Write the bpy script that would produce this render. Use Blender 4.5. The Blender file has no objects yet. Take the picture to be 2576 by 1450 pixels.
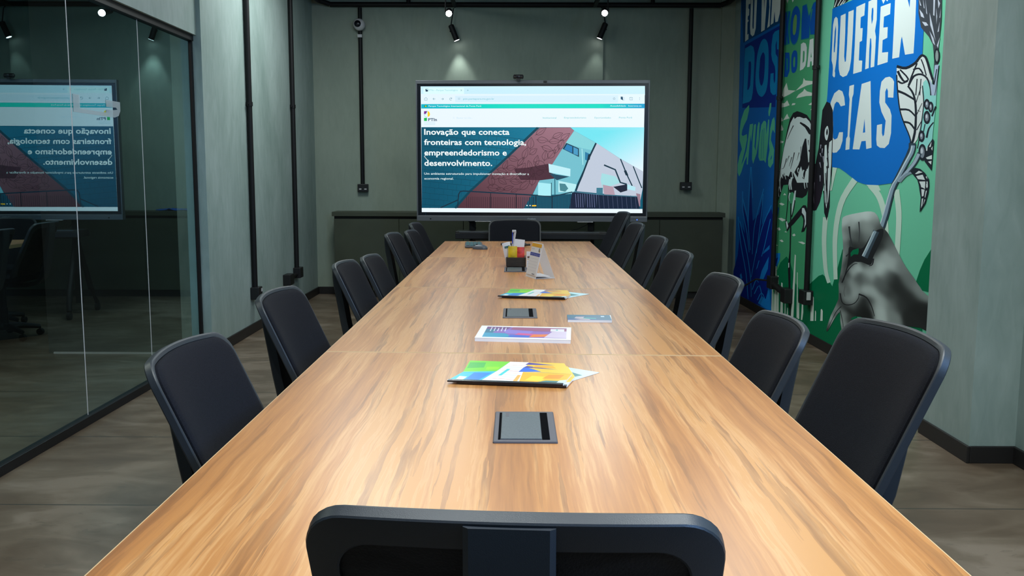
import bpy, bmesh, math, random
from math import sin, cos, pi, radians
from mathutils import Vector, Matrix
from mathutils.geometry import tessellate_polygon, delaunay_2d_cdt

SC = bpy.context.scene
COL = SC.collection
# ------------------------------------------------------------------ camera
def build_camera():
    f, cx, cy, vp, roll = 2310.0, 1288.0, 725.0, (1299.0, 440.0), 0.003
    d = Vector(((vp[0]-cx)/f, (vp[1]-cy)/f, 1)).normalized()
    r = Vector((cos(roll), sin(roll), 0)); r = (r - d*d.dot(r)).normalized()
    up = -d.cross(r)
    rows = (r, d, up)                       # world axes in camera axes (x right, y down, z ahead)
    right = Vector([q[0] for q in rows]); down = Vector([q[1] for q in rows]); ahead = Vector([q[2] for q in rows])
    cd = bpy.data.cameras.new('camera'); co = bpy.data.objects.new('camera', cd); COL.objects.link(co)
    M = Matrix((right, -down, -ahead)).transposed().to_4x4(); M.translation = Vector((0, 0, 1.2786))
    co.matrix_world = M
    cd.sensor_fit = 'HORIZONTAL'; cd.sensor_width = 36.0; cd.lens = 36.0*f/2576.0
    cd.clip_start = 0.02; cd.clip_end = 60
    SC.camera = co
build_camera()
# ------------------------------------------------------------------ world, exposure, lights
w = bpy.data.worlds.new('world'); SC.world = w; w.use_nodes = True
w.node_tree.nodes['Background'].inputs[0].default_value = (0.5, 0.6, 0.7, 1)
w.node_tree.nodes['Background'].inputs[1].default_value = 0.02
SC.view_settings.view_transform = 'Standard'; SC.view_settings.look = 'None'
SC.view_settings.exposure = 0.0; SC.view_settings.gamma = 1.0
try: SC.view_settings.use_curve_mapping = False
except Exception: pass
SC.cycles.max_bounces = 8; SC.cycles.transparent_max_bounces = 12
SC.cycles.sample_clamp_indirect = 4.0
COOL = (0.92, 1.0, 0.99)
SPOT_W = 30.0
SPOTS = [   # x, y, z of lens, target, watt factor, cone degrees   (track heads; visible ones first, the rest added to brighten the tables)
    (-.62, 8.60, 2.735, (-.25, 2.2, .74), .58, 62, .9), (.80, 8.62, 2.745, (.35, 2.2, .74), .85, 62, .9),
    (-.62, 9.715, 2.655, (-.50, 9.75, .9), .35, 62, .6), (.852, 9.715, 2.677, (.72, 9.75, .9), .10, 62, .6),
    (-.64, 6.20, 2.72, (-.2, 5.4, .74), .25, 120, .9), (.80, 6.20, 2.72, (.3, 5.4, .74), .25, 120, .9),
    (-.64, 4.00, 2.72, (-.3, 3.6, .74), .36, 130, .9), (.80, 4.00, 2.72, (.4, 3.6, .74), .36, 130, .9),
    (-.64, 1.90, 2.72, (-.3, 1.9, .74), .8, 130, .9), (.80, 1.90, 2.72, (.4, 1.9, .74), .8, 130, .9),
    (-.64, .90, 2.72, (-.9, 1.7, .8), .7, 120, .9), (.80, .90, 2.72, (1.2, 1.7, .8), .7, 120, .9),
]
def add_area(name, loc, rot, sx, sy, watt, col):
    L = bpy.data.lights.new(name, 'AREA'); L.shape = 'RECTANGLE'; L.size = sx; L.size_y = sy; L.energy = watt; L.color = col
    o = bpy.data.objects.new(name, L); COL.objects.link(o); o.location = loc; o.rotation_euler = rot; return o
# unseen blue window and ceiling panels added for brightness, then the corridor lamp
add_area('added_window_fill', (2.20, .35, 2.3), (0, radians(90), 0), 1.0, 1.4, 85, (0.22, 0.48, 1.0))
add_area('added_ceiling_fill', (-.25, 1.0, 3.1), (0, 0, 0), .6, 1.2, 26, COOL)
add_area('added_ceiling_fill', (1.4, 1.6, 3.1), (0, 0, 0), .6, 1.2, 42, COOL)
add_area('added_ceiling_fill', (-.15, 5.0, 3.1), (0, 0, 0), .6, 1.2, 12, COOL)
add_area('added_ceiling_fill', (1.4, 5.6, 3.1), (0, 0, 0), .6, 1.2, 22, COOL)
add_area('added_ceiling_fill', (-1.3, 7.4, 3.1), (0, 0, 0), .6, 1.2, 30, COOL)
add_area('corridor_light', (-3.6, 3.2, 2.95), (0, 0, 0), .5, 1.2, 45, (1, .95, .85))

# ------------------------------------------------------------------ colours and materials
def lin(c, k=1.0):
    r = []
    for v in c:
        v = v/255.0; v = v/12.92 if v <= .04045 else ((v+.055)/1.055)**2.4
        r.append(min(v*k, .92))
    return tuple(r)
MATS = {}
def mat(name, col, rough=.5, metal=0.0, spec=.5, noise=None, bump=None, emit=None, coat=0):
    """noise = (scale, amount, stretch xyz); bump = (scale, strength)"""
    m = bpy.data.materials.new(name); m.use_nodes = True; nt = m.node_tree; b = nt.nodes['Principled BSDF']
    b.inputs['Base Color'].default_value = (*col, 1); b.inputs['Roughness'].default_value = rough
    b.inputs['Metallic'].default_value = metal; b.inputs['Specular IOR Level'].default_value = spec
    if coat: b.inputs['Coat Weight'].default_value = coat; b.inputs['Coat Roughness'].default_value = .15
    if emit: b.inputs['Emission Color'].default_value = (*emit[0], 1); b.inputs['Emission Strength'].default_value = emit[1]
    if noise or bump:
        tc = nt.nodes.new('ShaderNodeTexCoord'); mp = nt.nodes.new('ShaderNodeMapping'); nt.links.new(tc.outputs['Object'], mp.inputs['Vector'])
    if noise:
        if len(noise) > 2: mp.inputs['Scale'].default_value = noise[2]
        n = nt.nodes.new('ShaderNodeTexNoise'); n.inputs['Scale'].default_value = noise[0]; n.inputs['Detail'].default_value = 6; n.inputs['Distortion'].default_value = .4
        nt.links.new(mp.outputs[0], n.inputs['Vector'])
        rp = nt.nodes.new('ShaderNodeValToRGB'); a = noise[1]
        rp.color_ramp.elements[0].position = .3; rp.color_ramp.elements[1].position = .7
        rp.color_ramp.elements[0].color = (*[max(0, c*(1-a)) for c in col], 1); rp.color_ramp.elements[1].color = (*[min(1, c*(1+a)) for c in col], 1)
        nt.links.new(n.outputs['Fac'], rp.inputs[0]); nt.links.new(rp.outputs[0], b.inputs['Base Color'])
    if bump:
        n2 = nt.nodes.new('ShaderNodeTexNoise'); n2.inputs['Scale'].default_value = bump[0]; n2.inputs['Detail'].default_value = 3
        nt.links.new(tc.outputs['Object'], n2.inputs['Vector'])
        bp = nt.nodes.new('ShaderNodeBump'); bp.inputs['Strength'].default_value = bump[1]; bp.inputs['Distance'].default_value = .002
        nt.links.new(n2.outputs['Fac'], bp.inputs['Height']); nt.links.new(bp.outputs[0], b.inputs['Normal'])
    MATS[name] = m; return m

def plaster(name, c1, c2, rough=.55):
    m = bpy.data.materials.new(name); m.use_nodes = True; nt = m.node_tree; b = nt.nodes['Principled BSDF']
    tc = nt.nodes.new('ShaderNodeTexCoord')
    def noise(scale, st, det):
        mp = nt.nodes.new('ShaderNodeMapping'); mp.inputs['Scale'].default_value = st; nt.links.new(tc.outputs['Object'], mp.inputs[0])
        n = nt.nodes.new('ShaderNodeTexNoise'); n.inputs['Scale'].default_value = scale; n.inputs['Detail'].default_value = det; n.inputs['Distortion'].default_value = .8
        nt.links.new(mp.outputs[0], n.inputs['Vector']); return n.outputs['Fac']
    a = noise(1.6, (1, 1, .5), 9); c = noise(20, (1, 1, .28), 6)
    mx = nt.nodes.new('ShaderNodeMath'); mx.operation = 'MULTIPLY_ADD'; nt.links.new(c, mx.inputs[0]); mx.inputs[1].default_value = .45; nt.links.new(a, mx.inputs[2])
    rp = nt.nodes.new('ShaderNodeValToRGB'); rp.color_ramp.elements[0].position = .5; rp.color_ramp.elements[1].position = .95
    rp.color_ramp.elements[0].color = (*c1, 1); rp.color_ramp.elements[1].color = (*c2, 1)
    nt.links.new(mx.outputs[0], rp.inputs[0]); nt.links.new(rp.outputs[0], b.inputs['Base Color'])
    b.inputs['Roughness'].default_value = rough; b.inputs['Specular IOR Level'].default_value = .35
    MATS[name] = m; return m

def concrete_floor():
    m = bpy.data.materials.new('floor_concrete'); m.use_nodes = True; nt = m.node_tree; b = nt.nodes['Principled BSDF']
    tc = nt.nodes.new('ShaderNodeTexCoord')
    def noise(scale, st, det, dist=1.0):
        mp = nt.nodes.new('ShaderNodeMapping'); mp.inputs['Scale'].default_value = st; nt.links.new(tc.outputs['Object'], mp.inputs[0])
        n = nt.nodes.new('ShaderNodeTexNoise'); n.inputs['Scale'].default_value = scale; n.inputs['Detail'].default_value = det; n.inputs['Distortion'].default_value = dist
        nt.links.new(mp.outputs[0], n.inputs['Vector']); return n.outputs['Fac']
    a = noise(1.1, (1, 1, 1), 9, 1.5); c = noise(3.2, (.8, 1.5, 1), 8, 1.6)
    mx = nt.nodes.new('ShaderNodeMath'); mx.operation = 'MULTIPLY_ADD'; nt.links.new(c, mx.inputs[0]); mx.inputs[1].default_value = .7; nt.links.new(a, mx.inputs[2])
    rp = nt.nodes.new('ShaderNodeValToRGB'); e = rp.color_ramp.elements
    e[0].position = .5; e[0].color = (.080, .056, .037, 1); e[1].position = 1.0; e[1].color = (.215, .168, .126, 1)
    k = e.new(.72); k.color = (.112, .079, .052, 1); k = e.new(.88); k.color = (.152, .115, .080, 1)
    nt.links.new(mx.outputs[0], rp.inputs[0])
    # saw-cut joints across the room
    sx = nt.nodes.new('ShaderNodeSeparateXYZ'); nt.links.new(tc.outputs['Object'], sx.inputs[0])
    def M(op, i0, v):
        n = nt.nodes.new('ShaderNodeMath'); n.operation = op; nt.links.new(i0, n.inputs[0])
        if v is not None: n.inputs[1].default_value = v
        return n.outputs[0]
    y = M('ADD', sx.outputs['Y'], 20*.93 - 3.43 + .465); y = M('PINGPONG', M('MODULO', y, .93), .465); y = M('SUBTRACT', y, .465); y = M('ABSOLUTE', y, None)
    ln = M('LESS_THAN', y, .0045)
    mixn = nt.nodes.new('ShaderNodeMix'); mixn.data_type = 'RGBA'; nt.links.new(ln, mixn.inputs[0]); nt.links.new(rp.outputs[0], mixn.inputs[6]); mixn.inputs[7].default_value = (.05, .045, .035, 1)
    sc = M('MULTIPLY', M('GREATER_THAN', noise(7, (1, 2.4, 1), 5, 1.5), .665), .28)
    m2 = nt.nodes.new('ShaderNodeMix'); m2.data_type = 'RGBA'; nt.links.new(sc, m2.inputs[0]); nt.links.new(mixn.outputs[2], m2.inputs[6]); m2.inputs[7].default_value = (.06, .045, .032, 1)
    nt.links.new(m2.outputs[2], b.inputs['Base Color'])
    b.inputs['Roughness'].default_value = .42; b.inputs['Specular IOR Level'].default_value = .4
    bp = nt.nodes.new('ShaderNodeBump'); bp.inputs['Strength'].default_value = .25; bp.inputs['Distance'].default_value = .004
    nt.links.new(c, bp.inputs['Height']); nt.links.new(bp.outputs[0], b.inputs['Normal'])
    MATS['floor_concrete'] = m; return m

def wood():
    m = bpy.data.materials.new('table_wood'); m.use_nodes = True; nt = m.node_tree; b = nt.nodes['Principled BSDF']
    tc = nt.nodes.new('ShaderNodeTexCoord'); oi = nt.nodes.new('ShaderNodeObjectInfo')
    ad = nt.nodes.new('ShaderNodeVectorMath'); ad.operation = 'ADD'; nt.links.new(tc.outputs['Object'], ad.inputs[0])
    cm = nt.nodes.new('ShaderNodeVectorMath'); cm.operation = 'SCALE'; nt.links.new(oi.outputs['Location'], cm.inputs[0]); cm.inputs['Scale'].default_value = 3.17
    nt.links.new(cm.outputs[0], ad.inputs[1])
    # gentle sideways wander of the grain
    wn = nt.nodes.new('ShaderNodeTexNoise'); wn.inputs['Scale'].default_value = 2.4; wn.inputs['Detail'].default_value = 3
    nt.links.new(ad.outputs[0], wn.inputs['Vector'])
    ws = nt.nodes.new('ShaderNodeVectorMath'); ws.operation = 'MULTIPLY_ADD'; nt.links.new(wn.outputs['Color'], ws.inputs[0]); ws.inputs[1].default_value = (.028, 0, 0); nt.links.new(ad.outputs[0], ws.inputs[2])
    def noise(st, det, dist, rough=.55):
        mp = nt.nodes.new('ShaderNodeMapping'); mp.inputs['Scale'].default_value = st; nt.links.new(ws.outputs[0], mp.inputs[0])
        n = nt.nodes.new('ShaderNodeTexNoise'); n.inputs['Scale'].default_value = 1; n.inputs['Detail'].default_value = det; n.inputs['Distortion'].default_value = dist; n.inputs['Roughness'].default_value = rough
        nt.links.new(mp.outputs[0], n.inputs['Vector']); return n.outputs['Fac']
    broad = noise((8.5, .45, 1), 4, .15); streak = noise((46, 1.0, 1), 7, .2, .66); fibre = noise((170, 5, 1), 3, 0)
    def M(op, a, bb, c=None):
        n = nt.nodes.new('ShaderNodeMath'); n.operation = op
        for i, v in enumerate((a, bb, c)):
            if v is None: continue
            if isinstance(v, (int, float)): n.inputs[i].default_value = v
            else: nt.links.new(v, n.inputs[i])
        return n.outputs[0]
    s = M('MULTIPLY_ADD', streak, .55, M('MULTIPLY_ADD', fibre, .28, broad))
    rp = nt.nodes.new('ShaderNodeValToRGB'); e = rp.color_ramp.elements
    e[0].position = .58; e[0].color = (.25, .092, .024, 1); e[1].position = 1.16; e[1].color = (.64, .325, .12, 1)
    for p, c in ((.74, (.40, .155, .040)), (.88, (.50, .205, .054)), (1.0, (.58, .265, .078))):
        k = e.new(p); k.color = (*c, 1)
    nt.links.new(s, rp.inputs[0])
    # fine darker streaks along the grain
    v = M('MULTIPLY', M('GREATER_THAN', noise((44, 1.0, 1), 4, .3, .5), .57), M('SUBTRACT', noise((70, 3.0, 1), 3, .2, .6), .30))
    mx = nt.nodes.new('ShaderNodeMix'); mx.data_type = 'RGBA'; nt.links.new(M('MULTIPLY', v, 1.7), mx.inputs[0]); mx.clamp_factor = True; nt.links.new(rp.outputs[0], mx.inputs[6]); mx.inputs[7].default_value = (.20, .075, .022, 1)
    nt.links.new(mx.outputs[2], b.inputs['Base Color'])
    b.inputs['Roughness'].default_value = .32; b.inputs['Specular IOR Level'].default_value = .75
    MATS['table_wood'] = m; return m

def attr_mat(name, emission=None, rough=.5, gain=1.0, spec=.4):
    m = bpy.data.materials.new(name); m.use_nodes = True; nt = m.node_tree; b = nt.nodes['Principled BSDF']
    at = nt.nodes.new('ShaderNodeAttribute'); at.attribute_name = 'paint'
    src = at.outputs['Color']
    if emission is None:
        nt.links.new(src, b.inputs['Base Color']); b.inputs['Roughness'].default_value = rough; b.inputs['Specular IOR Level'].default_value = spec
    else:
        b.inputs['Base Color'].default_value = (.01, .01, .012, 1); b.inputs['Roughness'].default_value = .25
        nt.links.new(src, b.inputs['Emission Color']); b.inputs['Emission Strength'].default_value = emission
    MATS[name] = m; return m

def glass_mat():
    m = bpy.data.materials.new('glass'); m.use_nodes = True; nt = m.node_tree
    for n in list(nt.nodes): nt.nodes.remove(n)
    o = nt.nodes.new('ShaderNodeOutputMaterial'); t = nt.nodes.new('ShaderNodeBsdfTransparent'); g = nt.nodes.new('ShaderNodeBsdfGlossy')
    t.inputs[0].default_value = (.80, .86, .84, 1); g.inputs['Roughness'].default_value = .004; g.inputs[0].default_value = (.62, .92, 1, 1)
    fr = nt.nodes.new('ShaderNodeFresnel'); ge = nt.nodes.new('ShaderNodeNewGeometry')      # the same air-to-glass reflection on both faces of a pane
    io = nt.nodes.new('ShaderNodeMix'); io.data_type = 'FLOAT'; io.inputs[2].default_value = 1.52; io.inputs[3].default_value = 1/1.52
    nt.links.new(ge.outputs['Backfacing'], io.inputs[0]); nt.links.new(io.outputs[0], fr.inputs['IOR'])
    k = nt.nodes.new('ShaderNodeMath'); k.operation = 'MULTIPLY'; k.use_clamp = True; nt.links.new(fr.outputs[0], k.inputs[0]); k.inputs[1].default_value = 2.0
    mx = nt.nodes.new('ShaderNodeMixShader'); nt.links.new(k.outputs[0], mx.inputs[0]); nt.links.new(t.outputs[0], mx.inputs[1]); nt.links.new(g.outputs[0], mx.inputs[2])
    nt.links.new(mx.outputs[0], o.inputs[0]); MATS['glass'] = m; return m

plaster('wall_plaster', (.24, .325, .30), (.40, .495, .475))
plaster('wall_plaster_back_shaded', (.265, .325, .265), (.345, .41, .34))  # same paint as the other walls, dimmer light put into its colour
concrete_floor(); wood(); glass_mat()
def frosted():
    m = bpy.data.materials.new('frosted_plastic'); m.use_nodes = True; nt = m.node_tree; b = nt.nodes['Principled BSDF']; o = nt.nodes['Material Output']
    b.inputs['Base Color'].default_value = (.8, .78, .80, 1); b.inputs['Roughness'].default_value = .4
    tl = nt.nodes.new('ShaderNodeBsdfTranslucent'); tl.inputs[0].default_value = (.85, .83, .85, 1); tp = nt.nodes.new('ShaderNodeBsdfTransparent')
    m1 = nt.nodes.new('ShaderNodeMixShader'); m1.inputs[0].default_value = .5; nt.links.new(b.outputs[0], m1.inputs[1]); nt.links.new(tl.outputs[0], m1.inputs[2])
    m2 = nt.nodes.new('ShaderNodeMixShader'); m2.inputs[0].default_value = .3; nt.links.new(m1.outputs[0], m2.inputs[1]); nt.links.new(tp.outputs[0], m2.inputs[2])
    nt.links.new(m2.outputs[0], o.inputs[0]); MATS['frosted_plastic'] = m
frosted()
mat('dark_paint', (.016, .018, .019), .7)
mat('ceiling_paint', (.045, .045, .05), .9)
mat('baseboard_black', (.014, .013, .013), .5)
mat('black_metal', (.009, .009, .010), .5, 0, .28)
mat('black_plastic', (.011, .011, .013), .4)
mat('chair_shell', (.030, .034, .039), .42, 0, .5, bump=(900, .12))
mat('chair_fabric', (.0072, .008, .0118), .92, 0, .18, noise=(420, .35), bump=(700, .5))
mat('chair_mesh', (.012, .011, .012), .6, 0, .3, noise=(9, .8, (1, 1, 4)), bump=(300, .5))
mat('edge_band', (.64, .43, .22), .4)
mat('seam_dark', (.05, .03, .015), .7)
mat('cabinet_green', (.054, .064, .041), .55, noise=(3, .12))
mat('cabinet_shadow_gap', (.012, .012, .011), .8)
mat('bezel_silver', (.14, .15, .165), .38, .5)
mat('bezel_black', (.006, .007, .012), .25)
mat('steel', (.5, .5, .52), .3, 1)
mat('white_plastic', (.62, .62, .64), .4)
mat('grommet_frame', (.085, .08, .095), .45, .2)
mat('grommet_lid', (.085, .105, .115), .42, .2, noise=(300, .2))
mat('grommet_slot', (.002, .002, .003), .9, 0, .03)
mat('paper_white', (.86, .86, .89), .55)
mat('acrylic', (.62, .62, .64), .3)
mat('dark_wood', (.030, .020, .013), .5, noise=(30, .4, (1, 8, 8)))
mat('red_foil', (.70, .06, .05), .35, noise=(40, .5))
mat('yellow_foil', (.75, .52, .02), .35, noise=(30, .25))
mat('blue_plastic', (.02, .05, .45), .4)
mat('key_teal', (.05, .16, .17), .4)
mat('keyboard_grey', (.09, .10, .12), .4)
mat('blue_cloth', (.01, .10, .42), .8)
mat('added_sky_pane', (.3, .5, .9), .5, emit=((.35, .55, 1.0), 1.2))  # glowing pane of the added window
mat('lamp_glow', (1, 1, 1), .3, emit=((1, .97, .95), 40))
mat('lamp_glow_soft', (1, 1, 1), .3, emit=((1, 1, 1), 7))
mat('panel_glow', (1, 1, 1), .3, emit=((.95, 1, .97), 3))
mat('led_blue', (.05, .1, .9), .3, emit=((.05, .15, 1), 2.5))
mat('rubber', (.01, .01, .01), .8)
attr_mat('mural_paint', rough=.55, spec=.15); attr_mat('print', rough=.32, spec=.45); attr_mat('screen_light', emission=1.08)

# ------------------------------------------------------------------ object helpers
def obj(name, bm, m, parent=None, smooth=False, loc=None, bevel=None, sharp=38):
    me = bpy.data.meshes.new(name)
    bmesh.ops.recalc_face_normals(bm, faces=bm.faces) if not getattr(bm, 'keep', False) else None
    bm.to_mesh(me); bm.free()
    for q in (m if isinstance(m, (list, tuple)) else [m]): me.materials.append(MATS[q])
    o = bpy.data.objects.new(name, me); COL.objects.link(o)
    if smooth:
        for p in me.polygons: p.use_smooth = True
        try: me.set_sharp_from_angle(angle=radians(sharp))
        except Exception: pass
    if bevel:
        b = o.modifiers.new('bevel', 'BEVEL'); b.width = bevel; b.segments = 2; b.limit_method = 'ANGLE'; b.angle_limit = radians(40)
    if parent is not None: o.parent = parent
    if loc is not None: o.location = loc
    return o
def thing(name, label, cat, loc=(0, 0, 0), rz=0, group=None):
    o = bpy.data.objects.new(name, None); COL.objects.link(o); o.empty_display_size = .1
    o.location = loc; o.rotation_euler = (0, 0, rz); return tag(o, label, cat, group)
def tag(o, label, cat, group=None):
    o['label'] = label; o['category'] = cat
    if group: o['group'] = group
    return o
def struct(name, bm, m, parent=None, bevel=None, label=None, cat=None):
    o = obj(name, bm, m, parent, bevel=bevel); o['kind'] = 'structure'
    if parent is None: o['label'] = label or name; o['category'] = cat or name.split('_')[0]
    return o
def box(bm, x0, x1, y0, y1, z0, z1, mi=0):
    v = [bm.verts.new((x, y, z)) for x in (x0, x1) for y in (y0, y1) for z in (z0, z1)]
    for f in ((0, 1, 3, 2), (4, 6, 7, 5), (0, 4, 5, 1), (2, 3, 7, 6), (0, 2, 6, 4), (1, 5, 7, 3)):
        q = bm.faces.new([v[i] for i in f]); q.material_index = mi
    return v
def bx(*a): bm = bmesh.new(); box(bm, *a); return bm
def prism(bm, pts, z0, z1, mi=0):
    n = len(pts); lo = [bm.verts.new((p[0], p[1], z0)) for p in pts]; hi = [bm.verts.new((p[0], p[1], z1)) for p in pts]
    a = bm.faces.new(lo[::-1]); b = bm.faces.new(hi); a.material_index = b.material_index = mi
    for i in range(n):
        q = bm.faces.new((lo[i], lo[(i+1) % n], hi[(i+1) % n], hi[i])); q.material_index = mi
def tube(bm, pts, r, n=12, caps=True, mi=0):
    pts = [Vector(p) for p in pts]; rs = r if isinstance(r, (list, tuple)) else [r]*len(pts); rings = []
    for i, p in enumerate(pts):
        t = (pts[min(i+1, len(pts)-1)] - pts[max(i-1, 0)]).normalized()
        a = Vector((0, 0, 1)) if abs(t.z) < .9 else Vector((1, 0, 0)); u = t.cross(a).normalized(); v = t.cross(u)
        rings.append([bm.verts.new(p + (u*cos(2*pi*k/n) + v*sin(2*pi*k/n))*rs[i]) for k in range(n)])
    for A, B in zip(rings, rings[1:]):
        for k in range(n): bm.faces.new((A[k], A[(k+1) % n], B[(k+1) % n], B[k])).material_index = mi
    if caps: bm.faces.new(rings[0][::-1]).material_index = mi; bm.faces.new(rings[-1]).material_index = mi
def tb(pts, r, n=12): bm = bmesh.new(); tube(bm, pts, r, n); return bm
def lathe(bm, prof, c=(0, 0, 0), n=24, axis='z'):
    rings = []
    for r, h in prof:
        ring = []
        for k in range(n):
            a = 2*pi*k/n
            p = {'z': (r*cos(a), r*sin(a), h), 'y': (r*cos(a), h, r*sin(a)), 'x': (h, r*cos(a), r*sin(a))}[axis]
            ring.append(bm.verts.new((p[0]+c[0], p[1]+c[1], p[2]+c[2])))
        rings.append(ring)
    for A, B in zip(rings, rings[1:]):
        for k in range(n): bm.faces.new((A[k], A[(k+1) % n], B[(k+1) % n], B[k]))
    bm.faces.new(rings[0]); bm.faces.new(rings[-1])
def catmull(P, n=4, closed=True):
    out = []; N = len(P)
    for i in range(N):
        p0, p1, p2, p3 = (Vector(P[(i+k-1) % N]) for k in range(4))
        for k in range(n):
            t = k/n; out.append(.5*((2*p1)+(p2-p0)*t+(2*p0-5*p1+4*p2-p3)*t*t+(3*p1-p0-3*p2+p3)*t**3))
    return out
_tc = {}
def text_tris(body, bold=0.0):
    """flat triangles of a line of text: vertices (x, y), faces, bounds"""
    key = (body, bold)
    if key in _tc: return _tc[key]
    cu = bpy.data.curves.new('lettering', 'FONT'); cu.body = body; cu.size = 1; cu.offset = bold; cu.resolution_u = 2
    o = bpy.data.objects.new('lettering', cu); COL.objects.link(o)
    me = bpy.data.meshes.new_from_object(o.evaluated_get(bpy.context.evaluated_depsgraph_get()))
    V = [(v.co.x, v.co.y) for v in me.vertices]; F = [tuple(p.vertices) for p in me.polygons]
    bpy.data.objects.remove(o); bpy.data.curves.remove(cu); bpy.data.meshes.remove(me)
    xs = [v[0] for v in V]; _tc[key] = (V, F, min(xs), max(xs)); return _tc[key]
class Art:
    """painted or printed artwork: flat coloured shapes laid over each other in one plane, one mesh"""
    def __init__(s, origin, U, V, N, step): s.o, s.U, s.V, s.N, s.step = Vector(origin), Vector(U), Vector(V), Vector(N), step; s.v = []; s.f = []; s.c = []; s.k = 0
    def add(s, pts, faces, cols):
        b = len(s.v); off = s.N*(s.step*s.k); s.k += 1
        s.v += [s.o + s.U*p[0] + s.V*p[1] + off for p in pts]
        for f in faces: s.f.append([b+i for i in f]); s.c.append([cols[i] for i in f] if isinstance(cols, list) else [cols]*len(f))
    def poly(s, loops, col):
        flat = [p for l in loops for p in l]
        tr = tessellate_polygon([[Vector((p[0], p[1], 0)) for p in l] for l in loops]); s.add(flat, tr, col)
    def line(s, pts, w, col):
        L, R = [], []
        for i, p in enumerate(pts):
            a = Vector(pts[max(i-1, 0)]); b = Vector(pts[min(i+1, len(pts)-1)]); d = (b-a).normalized() if (b-a).length > 0 else Vector((1, 0)); n = Vector((-d.y, d.x))*w/2
            L.append(Vector(p)+n); R.append(Vector(p)-n)
        n = len(pts); s.add(L+R, [(i, i+1, n+i+1, n+i) for i in range(n-1)], col)
    def text(s, body, x, y, wid, cap, col, bold=0):
        V, F, x0, x1 = text_tris(body, bold); sx = wid/(x1-x0); sy = cap/.70
        s.add([(x+(v[0]-x0)*sx, y+v[1]*sy) for v in V], F, col)
    def build(s, name, m, parent=None, up=True):
        me = bpy.data.meshes.new(name); me.from_pydata([tuple(v) for v in s.v], [], s.f)
        at = me.color_attributes.new('paint', 'FLOAT_COLOR', 'CORNER'); i = 0
        flat = [c for f in s.c for c in f]
        for i, c in enumerate(flat): at.data[i].color = (c[0], c[1], c[2], 1)
        me.materials.append(MATS[m]); o = bpy.data.objects.new(name, me); COL.objects.link(o)
        if parent is not None: o.parent = parent
        return o

# ------------------------------------------------------------------ the room
XL, XR, XM, YB, YF, ZC = -2.13, 2.24, 2.262, 9.80, -2.5, 3.25
struct('floor', bx(-6.6, 2.6, -2.7, 10.1, -.1, 0), 'floor_concrete', label='polished grey brown concrete floor with saw cut joints')
struct('ceiling', bx(-6.6, 2.6, -2.7, 10.1, ZC, ZC+.1), 'ceiling_paint', label='dark painted ceiling')
bm = bmesh.new(); box(bm, -2.35, .90, YB, YB+.2, 0, ZC); box(bm, .90, 2.6, YB+.035, YB+.2, 0, ZC); box(bm, 2.125, 2.6, YB-.01, YB+.2, 0, ZC)
struct('wall_back', bm, 'wall_plaster_back_shaded', label='grey green plaster wall behind the big screen')
bm = bmesh.new(); box(bm, -2.34, XL, 6.34, YB, 0, ZC)
struct('wall_left', bm, 'wall_plaster', label='pale grey green plaster wall with two black conduits at left')
bm = bmesh.new(); box(bm, -2.30, -2.16, YF, 6.34, 2.205, ZC)
struct('wall_header', bm, 'wall_plaster', label='plaster header over the glass partition', cat='wall')
bm = bmesh.new(); box(bm, XM, 2.5, 4.5, YB, 0, ZC); box(bm, 2.034, 2.5, 4.01, 4.50, 0, ZC); box(bm, XR, 2.5, YF, -.35, 0, ZC); box(bm, XR, 2.5, 1.05, 4.01, 0, ZC); box(bm, XR, 2.5, -.35, 1.05, 0, 1.8); box(bm, XR, 2.5, -.35, 1.05, 2.8, ZC)
struct('wall_right', bm, 'wall_plaster', label='grey green plaster wall with projecting pier beside the mural')
struct('wall_front', bx(-6.6, 2.6, YF-.2, YF, 0, ZC), 'wall_plaster', label='plaster wall behind the viewpoint')
w1 = struct('window_added_1', bx(2.40, 2.42, -.35, 1.05, 1.8, 2.8), 'added_sky_pane', label='added high window glowing blue in the right wall, out of view')  # unseen window added as a source for the blue fill
bm = bmesh.new()
for a in ((-.35, -.30, 1.8, 2.8), (1.0, 1.05, 1.8, 2.8), (-.30, 1.0, 1.8, 1.85), (-.30, 1.0, 2.75, 2.8), (.33, .37, 1.85, 2.75)): box(bm, 2.34, 2.40, a[0], a[1], a[2], a[3])
obj('added_window_frame', bm, 'black_metal', w1)
# the dim corridor seen through the glass
bm = bmesh.new(); box(bm, -3.30, -2.34, 6.45, 6.55, 0, ZC); box(bm, -3.34, -3.30, 6.45, 7.3, 0, ZC)
struct('wall_corridor', bm, 'dark_paint', label='dark wall closing the corridor behind the glass', cat='wall')
bm = bmesh.new(); prism(bm, [(-6.6, 4.4), (-5.6, 5.2), (-3.93, 6.99), (-3.34, 7.75), (-3.34, 8.0), (-6.6, 8.0)], 0, ZC)
struct('wall_corridor_end', bm, 'dark_paint', label='slanted dark wall at the end of the corridor', cat='wall')
struct('wall_corridor_side', bx(-6.6, -6.5, -2.7, 5, 0, ZC), 'dark_paint', label='dark far side wall of the corridor', cat='wall')
struct('trim_1', bx(-3.30, -2.34, 6.435, 6.45, 0, .012), 'white_plastic', label='thin pale trim along the corridor wall foot', cat='trim')
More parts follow.
